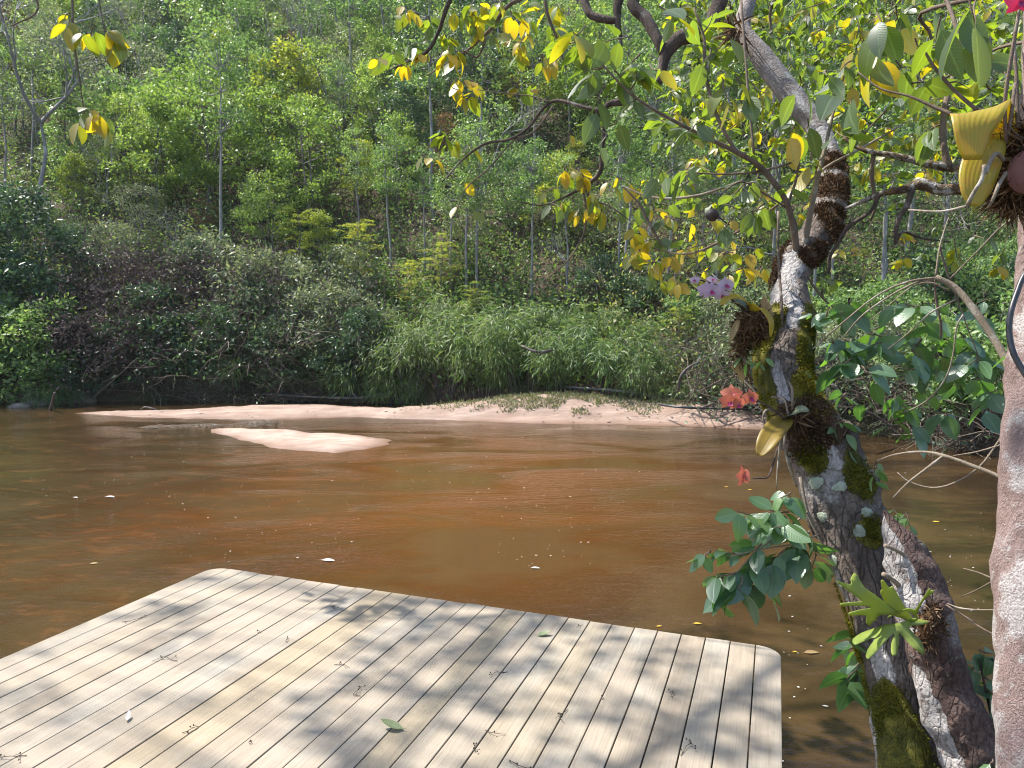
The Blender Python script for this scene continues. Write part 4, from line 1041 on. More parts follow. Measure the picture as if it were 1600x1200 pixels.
# yellow leaves along the upper left branches
L1 = []
for (px, py, hue, n) in [(628, 15, .8, 4), (650, 20, .4, 6), (668, 35, .35, 6), (700, 20, .4, 5), (735, 30, .8, 5), (760, 20, .8, 4), (745, 12, .7, 4), (690, 55, .5, 5), (700, 80, .9, 5), (640, 75, .2, 5), (612, 90, .4, 5), (600, 92, .7, 3),
        (634, 105, .95, 4), (665, 85, .85, 5), (712, 85, .9, 4), (725, 98, .7, 3), (735, 42, .8, 4), (795, 25, .85, 5), (810, 30, .8, 5), (790, 70, .75, 4), (805, 78, .8, 4), (770, 60, .6, 4), (825, 55, .9, 3),
        (720, 130, .75, 5), (735, 132, .8, 4), (705, 145, .7, 4), (750, 148, .8, 5), (812, 140, .5, 4), (836, 135, .8, 2), (855, 20, .9, 4), (868, 15, .6, 5), (845, 40, .3, 5), (862, 62, .3, 5), (880, 95, .85, 4), (845, 95, .6, 3),
        (698, 215, .4, 4), (712, 225, .3, 4), (735, 235, .35, 3), (662, 250, .85, 4), (720, 270, .85, 1), (722, 293, .85, 1), (713, 328, .6, 2), (690, 205, .3, 3), (740, 10, .5, 5), (780, 8, .5, 5), (820, 8, .5, 4)]:
    d = 4.3+.3*rng.random(); L1.append((px+rng.normal(0, 3), py-8, d, rng.normal(0, 14), rng.uniform(4, 14), n, rng.uniform(22, 32), hue, rng.uniform(.5, 1.1)))
sprays('leaf_spray', L1, lean, bare=.1)
# middle cluster below the crooked limb
L2 = []
for (px, py, hue, n) in [(885, 268, .9, 5), (900, 270, .95, 5), (910, 280, .9, 4), (870, 300, .8, 3), (878, 318, .9, 4), (895, 315, .3, 3), (912, 328, 1, 3), (925, 305, .8, 4), (935, 320, .8, 4), (940, 335, .8, 4), (905, 335, .9, 3), (950, 290, .8, 2), (965, 285, .85, 3), (860, 325, .3, 3)]:
    L2.append((px, py-8, 3.72+rng.normal(0, .05), rng.normal(0, 10), rng.uniform(4, 12), n, rng.uniform(22, 30), hue, 1.0))
sprays('leaf_spray', L2, lean, bare=.1)
# green leaves on the long sprout, near the camera
L3 = [(925, 80, 2.56, -20, -15, 4, 48, .2), (945, 105, 2.56, -30, 5, 4, 52, .15), (960, 110, 2.56, 20, 20, 4, 46, .3), (900, 65, 2.56, -15, 5, 4, 46, .2), (985, 140, 2.55, 10, -30, 4, 40, .4), (1000, 85, 2.56, -20, 25, 4, 46, .4), (940, 140, 2.56, -5, 30, 3, 58, .1, 1.2),
      (1015, 100, 2.57, 20, 10, 3, 42, .5, .3), (1000, 150, 2.58, -15, 10, 3, 40, .1), (965, 185, 2.56, -30, 15, 4, 44, .2), (915, 40, 2.6, -20, 10, 4, 44, .5), (975, 60, 2.6, -30, 5, 4, 48, .4), (1030, 10, 2.65, 20, 15, 4, 52, .4), (1060, 20, 2.65, 20, 10, 4, 50, .2), (1100, 50, 2.68, 15, -30, 4, 46, .3),
      (940, 205, 2.6, -3, 22, 2, 46, .3, 1.4), (890, 205, 2.7, -2, 10, 1, 24, .9, 1.4)]
sprays('green_spray', L3, lean)
# hanging leaves before the trunk
L4 = [(1130, 125, 2.64, 8, 30, 3, 60, .55, 1.5), (1150, 120, 2.64, 20, 25, 3, 58, .6, 1.5), (1175, 130, 2.7, 20, 15, 3, 50, .6, 1.2), (1250, 120, 2.7, -4, 22, 2, 72, .08, 1.6), (1262, 185, 2.7, -6, 22, 2, 66, .1, 1.6), (1242, 195, 2.7, -8, 14, 2, 56, .75, 1.5), (1268, 238, 2.7, 0, 14, 2, 52, .65, 1.5),
      (1300, 140, 2.74, 30, 18, 3, 66, .15, .5), (1305, 205, 2.74, 24, 12, 3, 52, .1, .4), (1110, 75, 2.66, -10, 20, 3, 52, .2, 1.3), (1135, 52, 2.66, 10, 15, 2, 40, .55, 1.2), (1345, 60, 2.78, -6, 20, 3, 58, .9, 1.3), (1360, 70, 2.78, 6, 20, 3, 58, .75, 1.4), (1330, 95, 2.78, -16, 14, 3, 56, .1, 1.2),
      (1290, 110, 2.74, 2, 8, 2, 42, .05, .6), (1330, 125, 2.76, 4, 18, 2, 48, .95, 1.5), (1370, 20, 2.7, 10, 20, 3, 64, .4, 1.3), (1400, 10, 2.7, 6, 30, 3, 60, .6, 1.5), (1430, 60, 2.6, 10, 20, 2, 62, .3, .6), (1470, 25, 2.3, -8, 40, 3, 84, .3, 1.6), (1530, -10, 2.1, -6, 40, 2, 96, .02, 1.6), (1515, 0, 2.1, 10, 40, 2, 90, .02, 1.5),
      (1180, 285, 2.6, -25, 8, 4, 34, .05, .6), (1160, 290, 2.6, -18, 18, 4, 34, .05, .9), (1195, 318, 2.62, -16, 14, 4, 38, .1, 1.1), (1175, 330, 2.62, 6, 16, 3, 42, .1, 1.3), (1140, 345, 2.66, -10, 12, 3, 40, .1, 1.3), (1210, 290, 2.62, 25, 2, 3, 34, .1, .2), (1050, 265, 2.72, -10, 8, 2, 40, .6, 1.5), (1035, 260, 2.72, -6, 14, 2, 40, .05, 1.4),
      (1080, 255, 2.68, -14, 12, 3, 42, .05, .9), (1095, 190, 2.6, -14, 12, 3, 44, .05, .8), (1400, 95, 2.5, 20, 10, 4, 48, .05, .3), (1440, 80, 2.4, 30, -4, 5, 54, .04, .1), (1425, 130, 2.5, 30, 8, 4, 52, .2, .4), (1520, 100, 2.5, 25, 5, 4, 56, .1, .3), (1480, 130, 2.5, 30, 6, 3, 56, .5, .2), (1470, 195, 2.5, -18, 8, 4, 44, .08, .6), (1540, 130, 2.6, 20, 14, 3, 48, .3, .6)]
sprays('hanging_leaves', L4, lean)
# scattered yellow leaves lower right of the middle
L5 = []
for _ in range(46):
    px = rng.uniform(965, 1210); py = rng.uniform(290, 440)
    if px < 1000 and py > 410: continue
    L5.append((px, py-6, 3.4+rng.uniform(-.2, .9), rng.normal(0, 18), rng.uniform(0, 14), int(rng.integers(2, 6)), rng.uniform(20, 30), rng.choice([.05, .15, .8, .85, .9]), rng.uniform(.5, 1.3)))
for (px, py) in [(985, 372), (995, 395), (978, 400), (1020, 412), (1005, 370)]: L5.append((px, py-8, 3.5, 6, 10, 4, 24, .85, 1.1))
sprays('yellow_spray', L5, lean, bare=.1)
# leafy shoot hanging over the water, low on the trunk
L6 = [(1285, 772, 2.4, -14, 2, 3, 30, .5), (1235, 770, 2.36, -16, 8, 4, 38, .5), (1232, 800, 2.34, -30, -4, 5, 44, .4), (1215, 800, 2.32, -26, 4, 5, 44, .5), (1180, 812, 2.3, -28, -14, 4, 40, .8), (1240, 830, 2.3, -26, -8, 5, 50, .4), (1265, 830, 2.34, -12, 16, 3, 48, .2), (1225, 860, 2.26, -14, 18, 4, 52, .3),
      (1240, 845, 2.3, 14, 18, 4, 52, .3), (1190, 850, 2.26, -14, 12, 4, 44, .4), (1160, 868, 2.24, -38, -6, 5, 28, .5), (1175, 870, 2.24, -6, 20, 4, 50, .5), (1150, 895, 2.22, -30, 4, 5, 44, .4), (1160, 900, 2.22, -6, 22, 4, 56, .1), (1190, 905, 2.24, 8, 18, 3, 56, .2), (1130, 905, 2.2, -12, 18, 3, 50, .4), (1110, 862, 2.22, -14, 12, 4, 28, .4),
      (1275, 865, 2.36, -6, 20, 3, 46, .2)]
L6 = [(*q[:5], int(q[5]*1.7), q[6]*1.05, *q[7:]) for q in L6]
sprays('leafy_shoot', L6, lean, mat='n_green', tmpl=T_FINE, wid=.62, bare=.15, hs=.3)
for path in [[(1250, 745, 2.42, 5), (1262, 800, 2.4, 5), (1285, 850, 2.38, 5), (1310, 890, 2.36, 4), (1325, 915, 2.33, 3)],
             [(1262, 800, 2.4, 3), (1225, 830, 2.3, 3), (1185, 860, 2.25, 3), (1150, 895, 2.22, 2)], [(1280, 835, 2.38, 3), (1240, 850, 2.3, 2.5), (1190, 858, 2.25, 2), (1140, 870, 2.22, 1.5)]]:
    o, _, _ = limb('shoot', path, 'twig_pale', lean, 6, 4, .1, 30); hang(o, lean)
# dark green leaves right of the trunk, before the far bank
L7 = [(1330, 470, 2.5, -16, 20, 3, 44, .1), (1300, 535, 2.45, 20, 6, 5, 46, .1), (1320, 530, 2.45, 24, 4, 4, 46, .2), (1345, 540, 2.45, 24, 14, 4, 48, .2), (1330, 560, 2.4, -14, 16, 4, 46, .1), (1345, 570, 2.4, 10, 12, 3, 44, .3), (1340, 610, 2.4, 4, 18, 2, 40, .1),
      (1415, 475, 2.5, 20, 2, 3, 40, .5), (1440, 500, 2.5, 20, 8, 4, 44, .2), (1440, 530, 2.45, -20, 4, 4, 50, .1), (1425, 545, 2.45, 8, 20, 4, 50, .4), (1475, 530, 2.45, 20, 14, 5, 46, .3), (1500, 520, 2.45, 20, 20, 5, 46, .2), (1520, 545, 2.45, 8, 22, 4, 50, .15), (1470, 555, 2.45, 20, 4, 4, 40, .6), (1530, 480, 2.5, -6, 14, 3, 40, .6), (1290, 500, 2.45, 6, -20, 3, 40, .4),
      (1410, 632, 2.35, 12, 8, 5, 40, .9), (1420, 660, 2.35, 12, 20, 3, 42, .3), (1405, 655, 2.35, -16, 10, 2, 44, .9)]
L7 = [(*q[:5], int(q[5]*1.4), *q[6:]) for q in L7]
for _ in range(34):
    L7.append((rng.uniform(1290, 1560), rng.uniform(440, 650), 2.5+rng.uniform(-.1, .9), rng.normal(0, 20), rng.uniform(0, 18), int(rng.integers(3, 7)), rng.uniform(26, 42), rng.choice([.1, .2, .4, .8]), rng.uniform(.5, 1.2)))
sprays('dark_spray', L7, lean, mat='n_green', wid=.62, bare=.2, hs=.25)
# small climbing leaves on the trunk
L8 = [(1240, 470, 2.62, 4, 22, 4, 18, .8), (1262, 480, 2.62, -10, 20, 4, 20, .8), (1280, 500, 2.6, -8, -10, 5, 22, .6), (1268, 515, 2.6, 12, -4, 6, 22, .5), (1165, 525, 2.5, 6, 20, 4, 24, .9), (1160, 555, 2.5, 8, 10, 3, 22, .9), (1180, 565, 2.5, 14, -6, 4, 20, .8), (1245, 580, 2.5, 22, -8, 5, 22, .6),
      (1300, 670, 2.4, 14, -12, 4, 30, .5), (1318, 680, 2.38, 26, -10, 4, 30, .5), (1325, 700, 2.36, 6, 16, 4, 28, .7), (1370, 720, 2.3, -4, 22, 4, 30, .9), (1365, 750, 2.3, -2, 20, 4, 26, .8), (1395, 795, 2.25, 12, 14, 5, 22, 1.0), (1415, 800, 2.22, 6, 22, 5, 22, 1.0), (1310, 690, 2.4, -6, 12, 3, 26, .3)]
sprays('climbing_leaves', L8, lean, mat='n_green', wid=.5, bare=.1, hs=.25, twr=.0015)
# dark round fruit
mb = MB(); a = np.linspace(0, math.pi, 9); cpt = P(1113, 336, 2.9)
tube(mb, [cpt+np.array([0, 0, math.cos(t)*-.026]) for t in a], [max(.001, .027*math.sin(t)*(1+.05*math.sin(5*t))) for t in a], 14, 1)
tube(mb, [cpt+np.array([.02, 0, .0]), P(1124, 340, 2.9), P(1140, 352, 2.9)], [.004, .003, .003], 5, 2)
hang(mb.build('fruit', M['fruit'], lean), lean)
# knot with dry bromeliad leaves
mb = MB(); pk = P(1150, 46, 3.2)
leaves(mb, T_BLADE, np.repeat(pk[None], 60, 0)+rng.normal(0, .025, (60, 3)), rdir(60, -.3)+RT*-.4, rdir(60), rng.uniform(.05, .13, 60), .010, curl=.5, hue=rng.random(60))
hang(mb.build('dry_knot', M['fibre'], lean), lean)

# ------------------------------------------------------------ tall tree on the near bank: twigs hang into the frame, its crown dapples the deck
ov = thing('overhanging_tree', 'tree overhead whose thin twigs with yellow green leaves hang in at the top left', 'tree', (-6.4, -.6, 0.0))
def overhang():
    g = np.random.default_rng(44); A = []
    b0 = np.array([-6.4, -.6, -.2])
    mb = MB(); cc, _ = tube(mb, [b0, b0+[.1, .3, 2.5], b0+[.5, .9, 5.0], b0+[.9, 1.6, 7.0], b0+[1.2, 2.4, 8.6]], [.17, .15, .12, .09, .06], 14, 6, .08, 8)
    hang(mb.build('trunk', M['bark'], ov), ov); A.append(cc[-6:])
    for L in [[cc[-10], cc[-10]+[1.2, 1.6, 1.0], cc[-10]+[2.6, 3.0, 1.8], cc[-10]+[4.2, 4.2, 2.4]], [cc[-8], cc[-8]+[.2, 1.8, 1.2], cc[-8]+[.6, 3.6, 2.0], cc[-8]+[.8, 5.2, 2.4]],
              [cc[-14], cc[-14]+[1.6, .6, .9], cc[-14]+[3.2, 1.2, 1.5], cc[-14]+[4.6, 1.6, 1.8]], [cc[-5], cc[-5]+[-.3, 1.2, 1.0], cc[-5]+[-.6, 2.4, 1.8]], [cc[-3], cc[-3]+[1.2, .6, 1.2], cc[-3]+[2.4, 1.4, 2.2]],
              [cc[-12], P(300, -700, 5.2), P(170, -320, 4.9), P(112, -100, 4.62)]]:
        mb = MB(); c_, _ = tube(mb, L, np.linspace(.045, .014, len(L)), 8, 6, .1, 14); hang(mb.build('limb', M['limb_dark'], ov), ov); A.append(c_[4:])
    A = np.concatenate(A[:-1]); mb, tw = MB(), MB(); n = 0
    for _ in range(5200):
        q = np.array([g.uniform(-3.6, 1.9), g.uniform(.9, 5.2), DZ])
        if vnoise(q[0]*1.7, q[1]*1.7, 2.)+.5*vnoise(q[0]*3.6, q[1]*3.6, 5.) < -.02: continue
        h = g.uniform(5.6, 8.6); c = q+SUN*(h/SUN[2]); x, y, d = proj(c)
        if y > -75 and d > .3: continue
        e = c+g.normal(0, .22, 3)
        b = A[np.argmin(np.linalg.norm(A-c, axis=1))]
        s = c+unit(b-c)*min(.5, np.linalg.norm(b-c))
        if g.random() < .3: tube(tw, [b, (b+s)/2+g.normal(0, .08, 3), s], [.014, .010, .004], 4, 3, cap=False)
        spray(mb, tw, s, e, 7, .115, hue=.4, tmpl=T_MID, g=g, twr=.003); n += 1
        if n >= 330: break
    o = hang(mb.build('crown', M['n_leaf'], ov), ov); o['kind'] = 'stuff'; o = hang(tw.build('crown_twigs', M['twig'], ov), ov); o['kind'] = 'stuff'
overhang()
for nm, mt, path in [
 ('branch', 'twig', [(112, -60, 4.6, 5), (113, 0, 4.6, 4), (115, 60, 4.6, 4), (122, 110, 4.62, 3), (127, 145, 4.64, 2), (132, 178, 4.65, 1.5)]),
 ('branch', 'twig', [(30, -60, 4.7, 3), (60, 12, 4.7, 3), (20, 40, 4.7, 2)]),
 ('branch', 'twig', [(150, -40, 4.6, 3), (158, 20, 4.6, 2), (166, 44, 4.6, 1.5)]),
  ]:
    o, cc, rr = limb(nm, path, mt, ov, 8, 4, .12, 22); hang(o, ov)
# hanging leaves at the top left
sprays('leaf_spray', [(115, 25, 4.6, -8, 14, 4, 32, .68, .5), (118, 38, 4.6, 10, 12, 3, 34, .7, .7), (160, 44, 4.6, 12, 6, 6, 36, .75, .9), (150, 40, 4.6, -8, 14, 3, 34, .6, 1.0), (170, 50, 4.6, 14, 12, 3, 36, .8, 1.1), (110, 20, 4.6, -10, 8, 3, 34, .6, .8), (150, 172, 4.65, 14, 12, 4, 36, .65, 1.0), (130, 180, 4.65, -6, 12, 3, 34, .6, 1.1), (128, 168, 4.65, 16, 10, 5, 34, .66, .8), (140, 176, 4.65, 18, 8, 5, 32, .66, .9)], ov)
# ------------------------------------------------------------ right tree at the photo edge
rt = thing('pinkish_tree', 'tree with smooth pink and white blotched trunk at the right edge of the photo', 'tree', tuple(P(1630, 1400, 1.62)))
RTP = [(1640, 1480, 1.6, 150), (1628, 1330, 1.62, 128), (1622, 1200, 1.65, 112), (1618, 1050, 1.68, 110), (1617, 900, 1.71, 110), (1624, 780, 1.74, 106), (1630, 640, 1.78, 106), (1634, 560, 1.8, 98), (1641, 470, 1.84, 98), (1650, 380, 1.9, 98), (1652, 280, 1.95, 96), (1650, 150, 2.0, 92), (1655, 0, 2.1, 86), (1670, -160, 2.2, 76)]
mb = MB(); p, r = limb_pts(RTP); c2, r2 = tube(mb, p, r, 40, 10, .08, 17)
hang(mb.build('trunk', M['bark_pink'], rt), rt)
RB = [
 ('branch', 'bark_up', [(1640, 312, 2.3, 26), (1560, 300, 2.45, 22), (1505, 294, 2.5, 19), (1470, 297, 2.52, 17), (1440, 288, 2.54, 18), (1412, 296, 2.56, 12), (1380, 302, 2.6, 9), (1345, 316, 2.65, 7), (1322, 326, 2.7, 5)]),
 ('branch', 'limb_dark', [(1425, 298, 2.55, 11), (1415, 325, 2.56, 9), (1403, 345, 2.57, 8), (1399, 380, 2.58, 6), (1410, 362, 2.6, 5), (1440, 372, 2.6, 3), (1485, 378, 2.6, 2)]),
 ('branch', 'limb_dark', [(1375, 302, 2.6, 8), (1360, 330, 2.62, 6), (1325, 355, 2.65, 7), (1310, 380, 2.66, 6), (1297, 400, 2.68, 6), (1295, 425, 2.7, 3)]),
 ('branch', 'bark_up', [(1660, 280, 2.4, 14), (1560, 262, 2.55, 13), (1490, 262, 2.6, 14), (1450, 256, 2.62, 11), (1400, 244, 2.66, 10), (1360, 237, 2.7, 8), (1335, 228, 2.74, 6), (1318, 215, 2.76, 4)]),
 ('branch', 'twig', [(1483, 260, 2.6, 12), (1476, 235, 2.6, 11), (1473, 200, 2.62, 10), (1480, 150, 2.66, 9), (1500, 80, 2.75, 7), (1490, 30, 2.8, 6), (1470, -20, 2.9, 5)]),
 ('branch', 'twig', [(1365, 240, 2.7, 8), (1362, 275, 2.72, 7), (1368, 320, 2.76, 6), (1360, 345, 2.8, 3)]),
 ('branch', 'twig', [(1495, 182, 2.35, 7), (1455, 165, 2.4, 5), (1420, 150, 2.44, 4), (1375, 138, 2.5, 3), (1340, 112, 2.55, 2)]),
 ('branch', 'twig', [(1530, 175, 2.3, 6), (1490, 140, 2.34, 5), (1460, 105, 2.36, 5), (1446, 82, 2.36, 4)]),
 ('branch', 'twig', [(1660, -40, 2.9, 12), (1560, -10, 3.1, 8), (1440, 20, 3.4, 6), (1455, 60, 3.5, 5), (1430, 130, 3.6, 3)]),
 ('branch', 'twig', [(1560, -10, 3.1, 8), (1400, -30, 3.6, 7), (1220, -10, 4.0, 5), (1205, 60, 4.1, 4), (1200, 80, 4.1, 3)]),
 ('branch', 'twig', [(1640, 60, 3.0, 8), (1560, 75, 3.3, 5), (1500, 110, 3.5, 4), (1400, 160, 3.8, 3), (1340, 220, 4.0, 2)]),
 # broken leaning pole with whips fanning from its joint
 ('broken_branch', 'twig_pale', [(1650, 700, 1.95, 12.48), (1590, 605, 2.05, 11.70), (1565, 550, 2.1, 11.70), (1530, 495, 2.14, 10.92), (1495, 452, 2.18, 10.14), (1462, 432, 2.2, 7.02)]),
 ('whip', 'twig_pale', [(1464, 434, 2.2, 3.90), (1420, 440, 2.22, 3.12), (1370, 462, 2.26, 2.73), (1310, 510, 2.3, 2.34), (1270, 545, 2.35, 1.56)]),
 ('whip', 'twig_pale', [(1466, 437, 2.2, 3.90), (1430, 442, 2.22, 3.12), (1385, 466, 2.28, 2.73), (1345, 495, 2.3, 2.34), (1315, 530, 2.34, 1.56)]),
 ('whip', 'twig_pale', [(1485, 455, 2.19, 3.12), (1455, 442, 2.2, 3.12), (1425, 448, 2.22, 2.34), (1385, 480, 2.28, 1.56), (1360, 500, 2.3, 1.17)]),
 ('whip', 'twig_pale', [(1500, 465, 2.18, 3.12), (1455, 488, 2.2, 3.12), (1420, 520, 2.24, 2.34), (1388, 545, 2.3, 1.56)]),
 ('whip', 'twig_pale', [(1462, 432, 2.2, 3.12), (1466, 400, 2.2, 3.12), (1470, 378, 2.22, 2.34), (1482, 340, 2.26, 1.56)]),
 ('whip', 'twig', [(1530, 560, 2.16, 1.56), (1500, 480, 2.18, 2.34), (1475, 410, 2.2, 3.90), (1468, 380, 2.22, 3.12)]),
 ('whip', 'twig_pale', [(1625, 320, 2.1, 3.90), (1570, 350, 2.2, 3.12), (1530, 390, 2.25, 2.34), (1480, 440, 2.3, 2.34)]),
 ('whip', 'twig', [(1460, 435, 2.2, 3.12), (1463, 470, 2.21, 3.90), (1470, 505, 2.22, 3.90), (1470, 530, 2.24, 2.34)]),
 ('whip', 'twig_pale', [(1505, 492, 2.15, 3.12), (1495, 510, 2.15, 2.34), (1489, 555, 2.17, 2.34), (1478, 590, 2.2, 2.34), (1455, 620, 2.25, 2.34), (1432, 636, 2.3, 2.34), (1410, 645, 2.34, 1.56)]),
 ('whip', 'twig_pale', [(1600, 770, 1.95, 9.36), (1562, 745, 2.0, 7.02), (1520, 728, 2.05, 6.24), (1475, 712, 2.1, 5.46), (1440, 706, 2.15, 3.90), (1400, 710, 2.2, 3.12), (1370, 720, 2.25, 2.34)]),
 ('whip', 'twig_pale', [(1474, 712, 2.1, 3.90), (1440, 738, 2.12, 3.90), (1418, 755, 2.14, 3.12), (1395, 778, 2.16, 2.34)]),
 ('whip', 'twig_pale', [(1585, 650, 2.0, 3.12), (1560, 690, 2.02, 3.12), (1530, 730, 2.05, 3.12), (1490, 755, 2.1, 3.12), (1455, 762, 2.14, 2.34), (1420, 752, 2.18, 1.56), (1402, 738, 2.2, 1.17)]),
 ('whip', 'twig_pale', [(1580, 690, 2.0, 3.12), (1530, 705, 2.05, 2.34), (1490, 712, 2.1, 1.56)]),
 ('whip', 'twig', [(1575, 895, 1.8, 3.12), (1555, 904, 1.85, 3.12), (1530, 895, 1.9, 2.34), (1505, 888, 1.95, 1.56)]),
 ('whip', 'twig', [(1556, 905, 1.85, 2.34), (1530, 920, 1.9, 2.34), (1503, 932, 1.95, 1.56)]),
 ('whip', 'twig', [(1590, 1010, 1.85, 3.12), (1540, 985, 1.9, 3.12), (1510, 965, 1.95, 3.12), (1478, 945, 2.0, 2.34)]),
 ('whip', 'twig_pale', [(1575, 952, 1.85, 2.34), (1530, 953, 1.9, 2.34), (1500, 950, 1.95, 2.34), (1480, 943, 2.0, 1.56)]),
]
for nm, mt, path in RB:
    o, cc, rr = limb(nm, path, mt, rt, 8, 4, .12, 22); hang(o, rt)
def canopy(name, n, xr, yr, dr, lpx, seed, huec):
    g = np.random.default_rng(seed); out = []
    for _ in range(n):
        px, py, d = g.uniform(*xr), g.uniform(*yr), g.uniform(*dr)
        if py > 200+.25*max(0, px-1300) and g.random() < .5: continue
        hue = g.choice(huec)
        out.append((px, py, d, g.normal(-10, 26)*3/d, g.normal(6, 14)*3/d, int(g.integers(5, 10)), lpx*3.6/d*g.uniform(.85, 1.2), hue, g.uniform(.2, .9)))
    o = sprays(name, out, rt, one=True, g=g, hs=.14); o['kind'] = 'stuff'; return o
canopy('leaf_canopy', 170, (1040, 1620), (-40, 250), (3.4, 5.0), 21, 1, [.05, .1, .15, .3, .4, .45, .7, .75])
canopy('leaf_canopy', 300, (1060, 1650), (-60, 260), (5.2, 7.2), 21, 9, [.05, .1, .15, .3, .4, .45])
canopy('leaf_canopy', 340, (1050, 1640), (-60, 240), (4.4, 6.4), 22, 2, [.05, .1, .15, .3, .4, .45, .7])
canopy('leaf_canopy', 80, (1270, 1620), (160, 440), (3.4, 5.0), 21, 3, [.05, .1, .7, .8, .85])
canopy('leaf_canopy', 80, (1030, 1330), (180, 330), (3.8, 5.2), 22, 5, [.05, .08, .1, .4, .75])
sprays('leaf_spray', [(1600, 655, 1.9, -18, 14, 1, 88, .05, .8), (1600, 540, 1.9, -16, 8, 1, 76, .05, .7)], rt, one=False, mat='n_green', wid=.42)
def wobble(seed, n=24): return np.random.default_rng(seed).normal(0, 1, n)
# cable lying on the right trunk
cab = thing('black_cable', 'thin black cable looped against the pinkish trunk', 'cable', tuple(P(1580, 520, 1.75)))
mb = MB(); p, r = limb_pts([(1640, 395, 1.78, 8), (1604, 425, 1.76, 8), (1588, 460, 1.75, 9), (1579, 490, 1.74, 9), (1577, 520, 1.74, 9), (1583, 550, 1.73, 9), (1596, 575, 1.72, 9), (1620, 610, 1.7, 9), (1650, 640, 1.7, 9)]); tube(mb, p, r, 10, 6)
hang(mb.build('sheath', M['cable'], cab), cab)
# low shrub between the two trunks
def shrub(name, label, specs, base, stems):
    t = thing(name, label, 'shrub', tuple(base))
    sprays('foliage', specs, t, one=True, mat='n_green', tmpl=T_OV, wid=.66, bare=.1, hs=.2)
    for s in stems:
        o, _, _ = limb('stem', s, 'limb_dark', t, 6, 4); hang(o, t)
shrub('broadleaf_shrub', 'dark broad leaved shrub growing between the dead stem and the pinkish trunk',
 [(1530, 1015, 2.15, 22, 6, 5, 42, .4), (1525, 1040, 2.15, -14, 14, 4, 40, .3), (1535, 1055, 2.15, 20, 14, 5, 46, .2), (1550, 1030, 2.1, 14, 14, 4, 42, .3), (1515, 1065, 2.2, -14, 10, 4, 44, .2), (1545, 1080, 2.1, 16, 10, 4, 46, .2), (1550, 1140, 2.05, 8, 16, 4, 44, .2), (1550, 1170, 2.05, 2, 24, 4, 50, .3), (1505, 1030, 2.25, -10, 8, 3, 36, .2), (1565, 1180, 2.0, 6, 20, 4, 50, .2)],
 P(1560, 1330, 2.2), [[(1580, 1330, 2.2, 6), (1562, 1180, 2.15, 5), (1545, 1100, 2.13, 4), (1530, 1030, 2.13, 3)], [(1575, 1300, 2.2, 5), (1556, 1150, 2.1, 4), (1552, 1080, 2.1, 3)]])
shrub('broadleaf_shrub', 'lobed dark green leaves poking out left of the mossy trunk, under the staghorn fern',
 [(1345, 1000, 2.45, -18, -6, 4, 44, .4), (1350, 1015, 2.45, -24, 0, 5, 44, .3), (1350, 1030, 2.45, -28, 10, 5, 48, .2), (1345, 1040, 2.45, -22, 20, 4, 48, .4), (1350, 1050, 2.45, 6, 26, 4, 60, .2), (1340, 1055, 2.45, -10, 20, 4, 50, .2), (1338, 1000, 2.46, -2, -14, 3, 30, .5)],
 P(1420, 1330, 2.6), [[(1420, 1330, 2.6, 6), (1385, 1150, 2.5, 5), (1360, 1070, 2.46, 4), (1350, 1020, 2.45, 3)]])

# ------------------------------------------------------------ staghorn fern
fern = thing('staghorn_fern', 'yellow green staghorn fern with forked fronds clasping the dead stem', 'fern', tuple(P(1438, 985, 2.02)))
def frond(outline, d0, d1, axis, bulge=.02):
    """outline in photo pixels (closed); distance runs from d0 at the root to d1 at the tip"""
    a0, a1 = np.array(axis[0], float), np.array(axis[1], float); ax = a1-a0; ll = ax@ax
    from mathutils.geometry import delaunay_2d_cdt
    pts = np.array(outline, float); n = len(pts); sm = []
    for i in range(n):      # smooth the closed outline a little
        p0, p1, p2, p3 = pts[i-1], pts[i], pts[(i+1) % n], pts[(i+2) % n]
        for t in (0, .33, .66):
            c_ = .5*((2*p1)+(-p0+p2)*t+(2*p0-5*p1+4*p2-p3)*t*t+(-p0+3*p1-3*p2+p3)*t**3)
            sm.append(.55*c_+.45*(p1+(p2-p1)*t))
    sm = np.array(sm); no = len(sm)
    gx_, gy_ = np.meshgrid(np.arange(sm[:, 0].min(), sm[:, 0].max(), 6), np.arange(sm[:, 1].min(), sm[:, 1].max(), 6)); gp = np.stack([gx_.ravel(), gy_.ravel()], 1)
    gp = gp[poly_dist(gp[:, 0], gp[:, 1], sm) > 2.0]
    vc = [Vector((float(x), float(y))) for x, y in np.vstack([sm, gp])]
    ov_, _, of_, *_ = delaunay_2d_cdt(vc, [], [list(range(no))], 1, 1e-4)
    nrm = np.array([-ax[1], ax[0]])/math.sqrt(ll); V = []
    for v in ov_:
        q = np.array([v.x, v.y]); t = float((q-a0)@ax/ll); s = float((q-a0)@nrm)
        dd = d0+(d1-d0)*t+bulge*(s/30)**2+.01*math.sin(q[0]*.09+q[1]*.05)
        V.append(P(q[0], q[1], dd))
    F = [list(f) for f in of_]
    mb = MB(); mb.add(V, [f for f in F if len(f) == 4] or None, [f for f in F if len(f) == 3] or None, tint=(rng.random(), .5, .5))
    o = hang(mb.build('frond', M['stag'], fern), fern)
    so = o.modifiers.new('thick', 'SOLIDIFY'); so.thickness = .0022
    return o
Z = lambda L: [(1280+x/5, 780+y/5) for x, y in L]
frond(Z([(700, 945), (560, 905), (470, 905), (440, 930), (450, 950), (425, 945), (395, 985), (365, 965), (365, 905), (235, 905), (235, 885), (330, 860), (400, 850), (340, 830), (170, 830), (170, 812), (300, 800), (330, 795), (250, 735), (140, 650), (145, 640), (245, 665), (245, 620), (270, 578), (295, 600), (350, 690), (440, 750), (540, 830), (640, 890)]), 2.02, 1.86, Z([(700, 945), (200, 760)]))
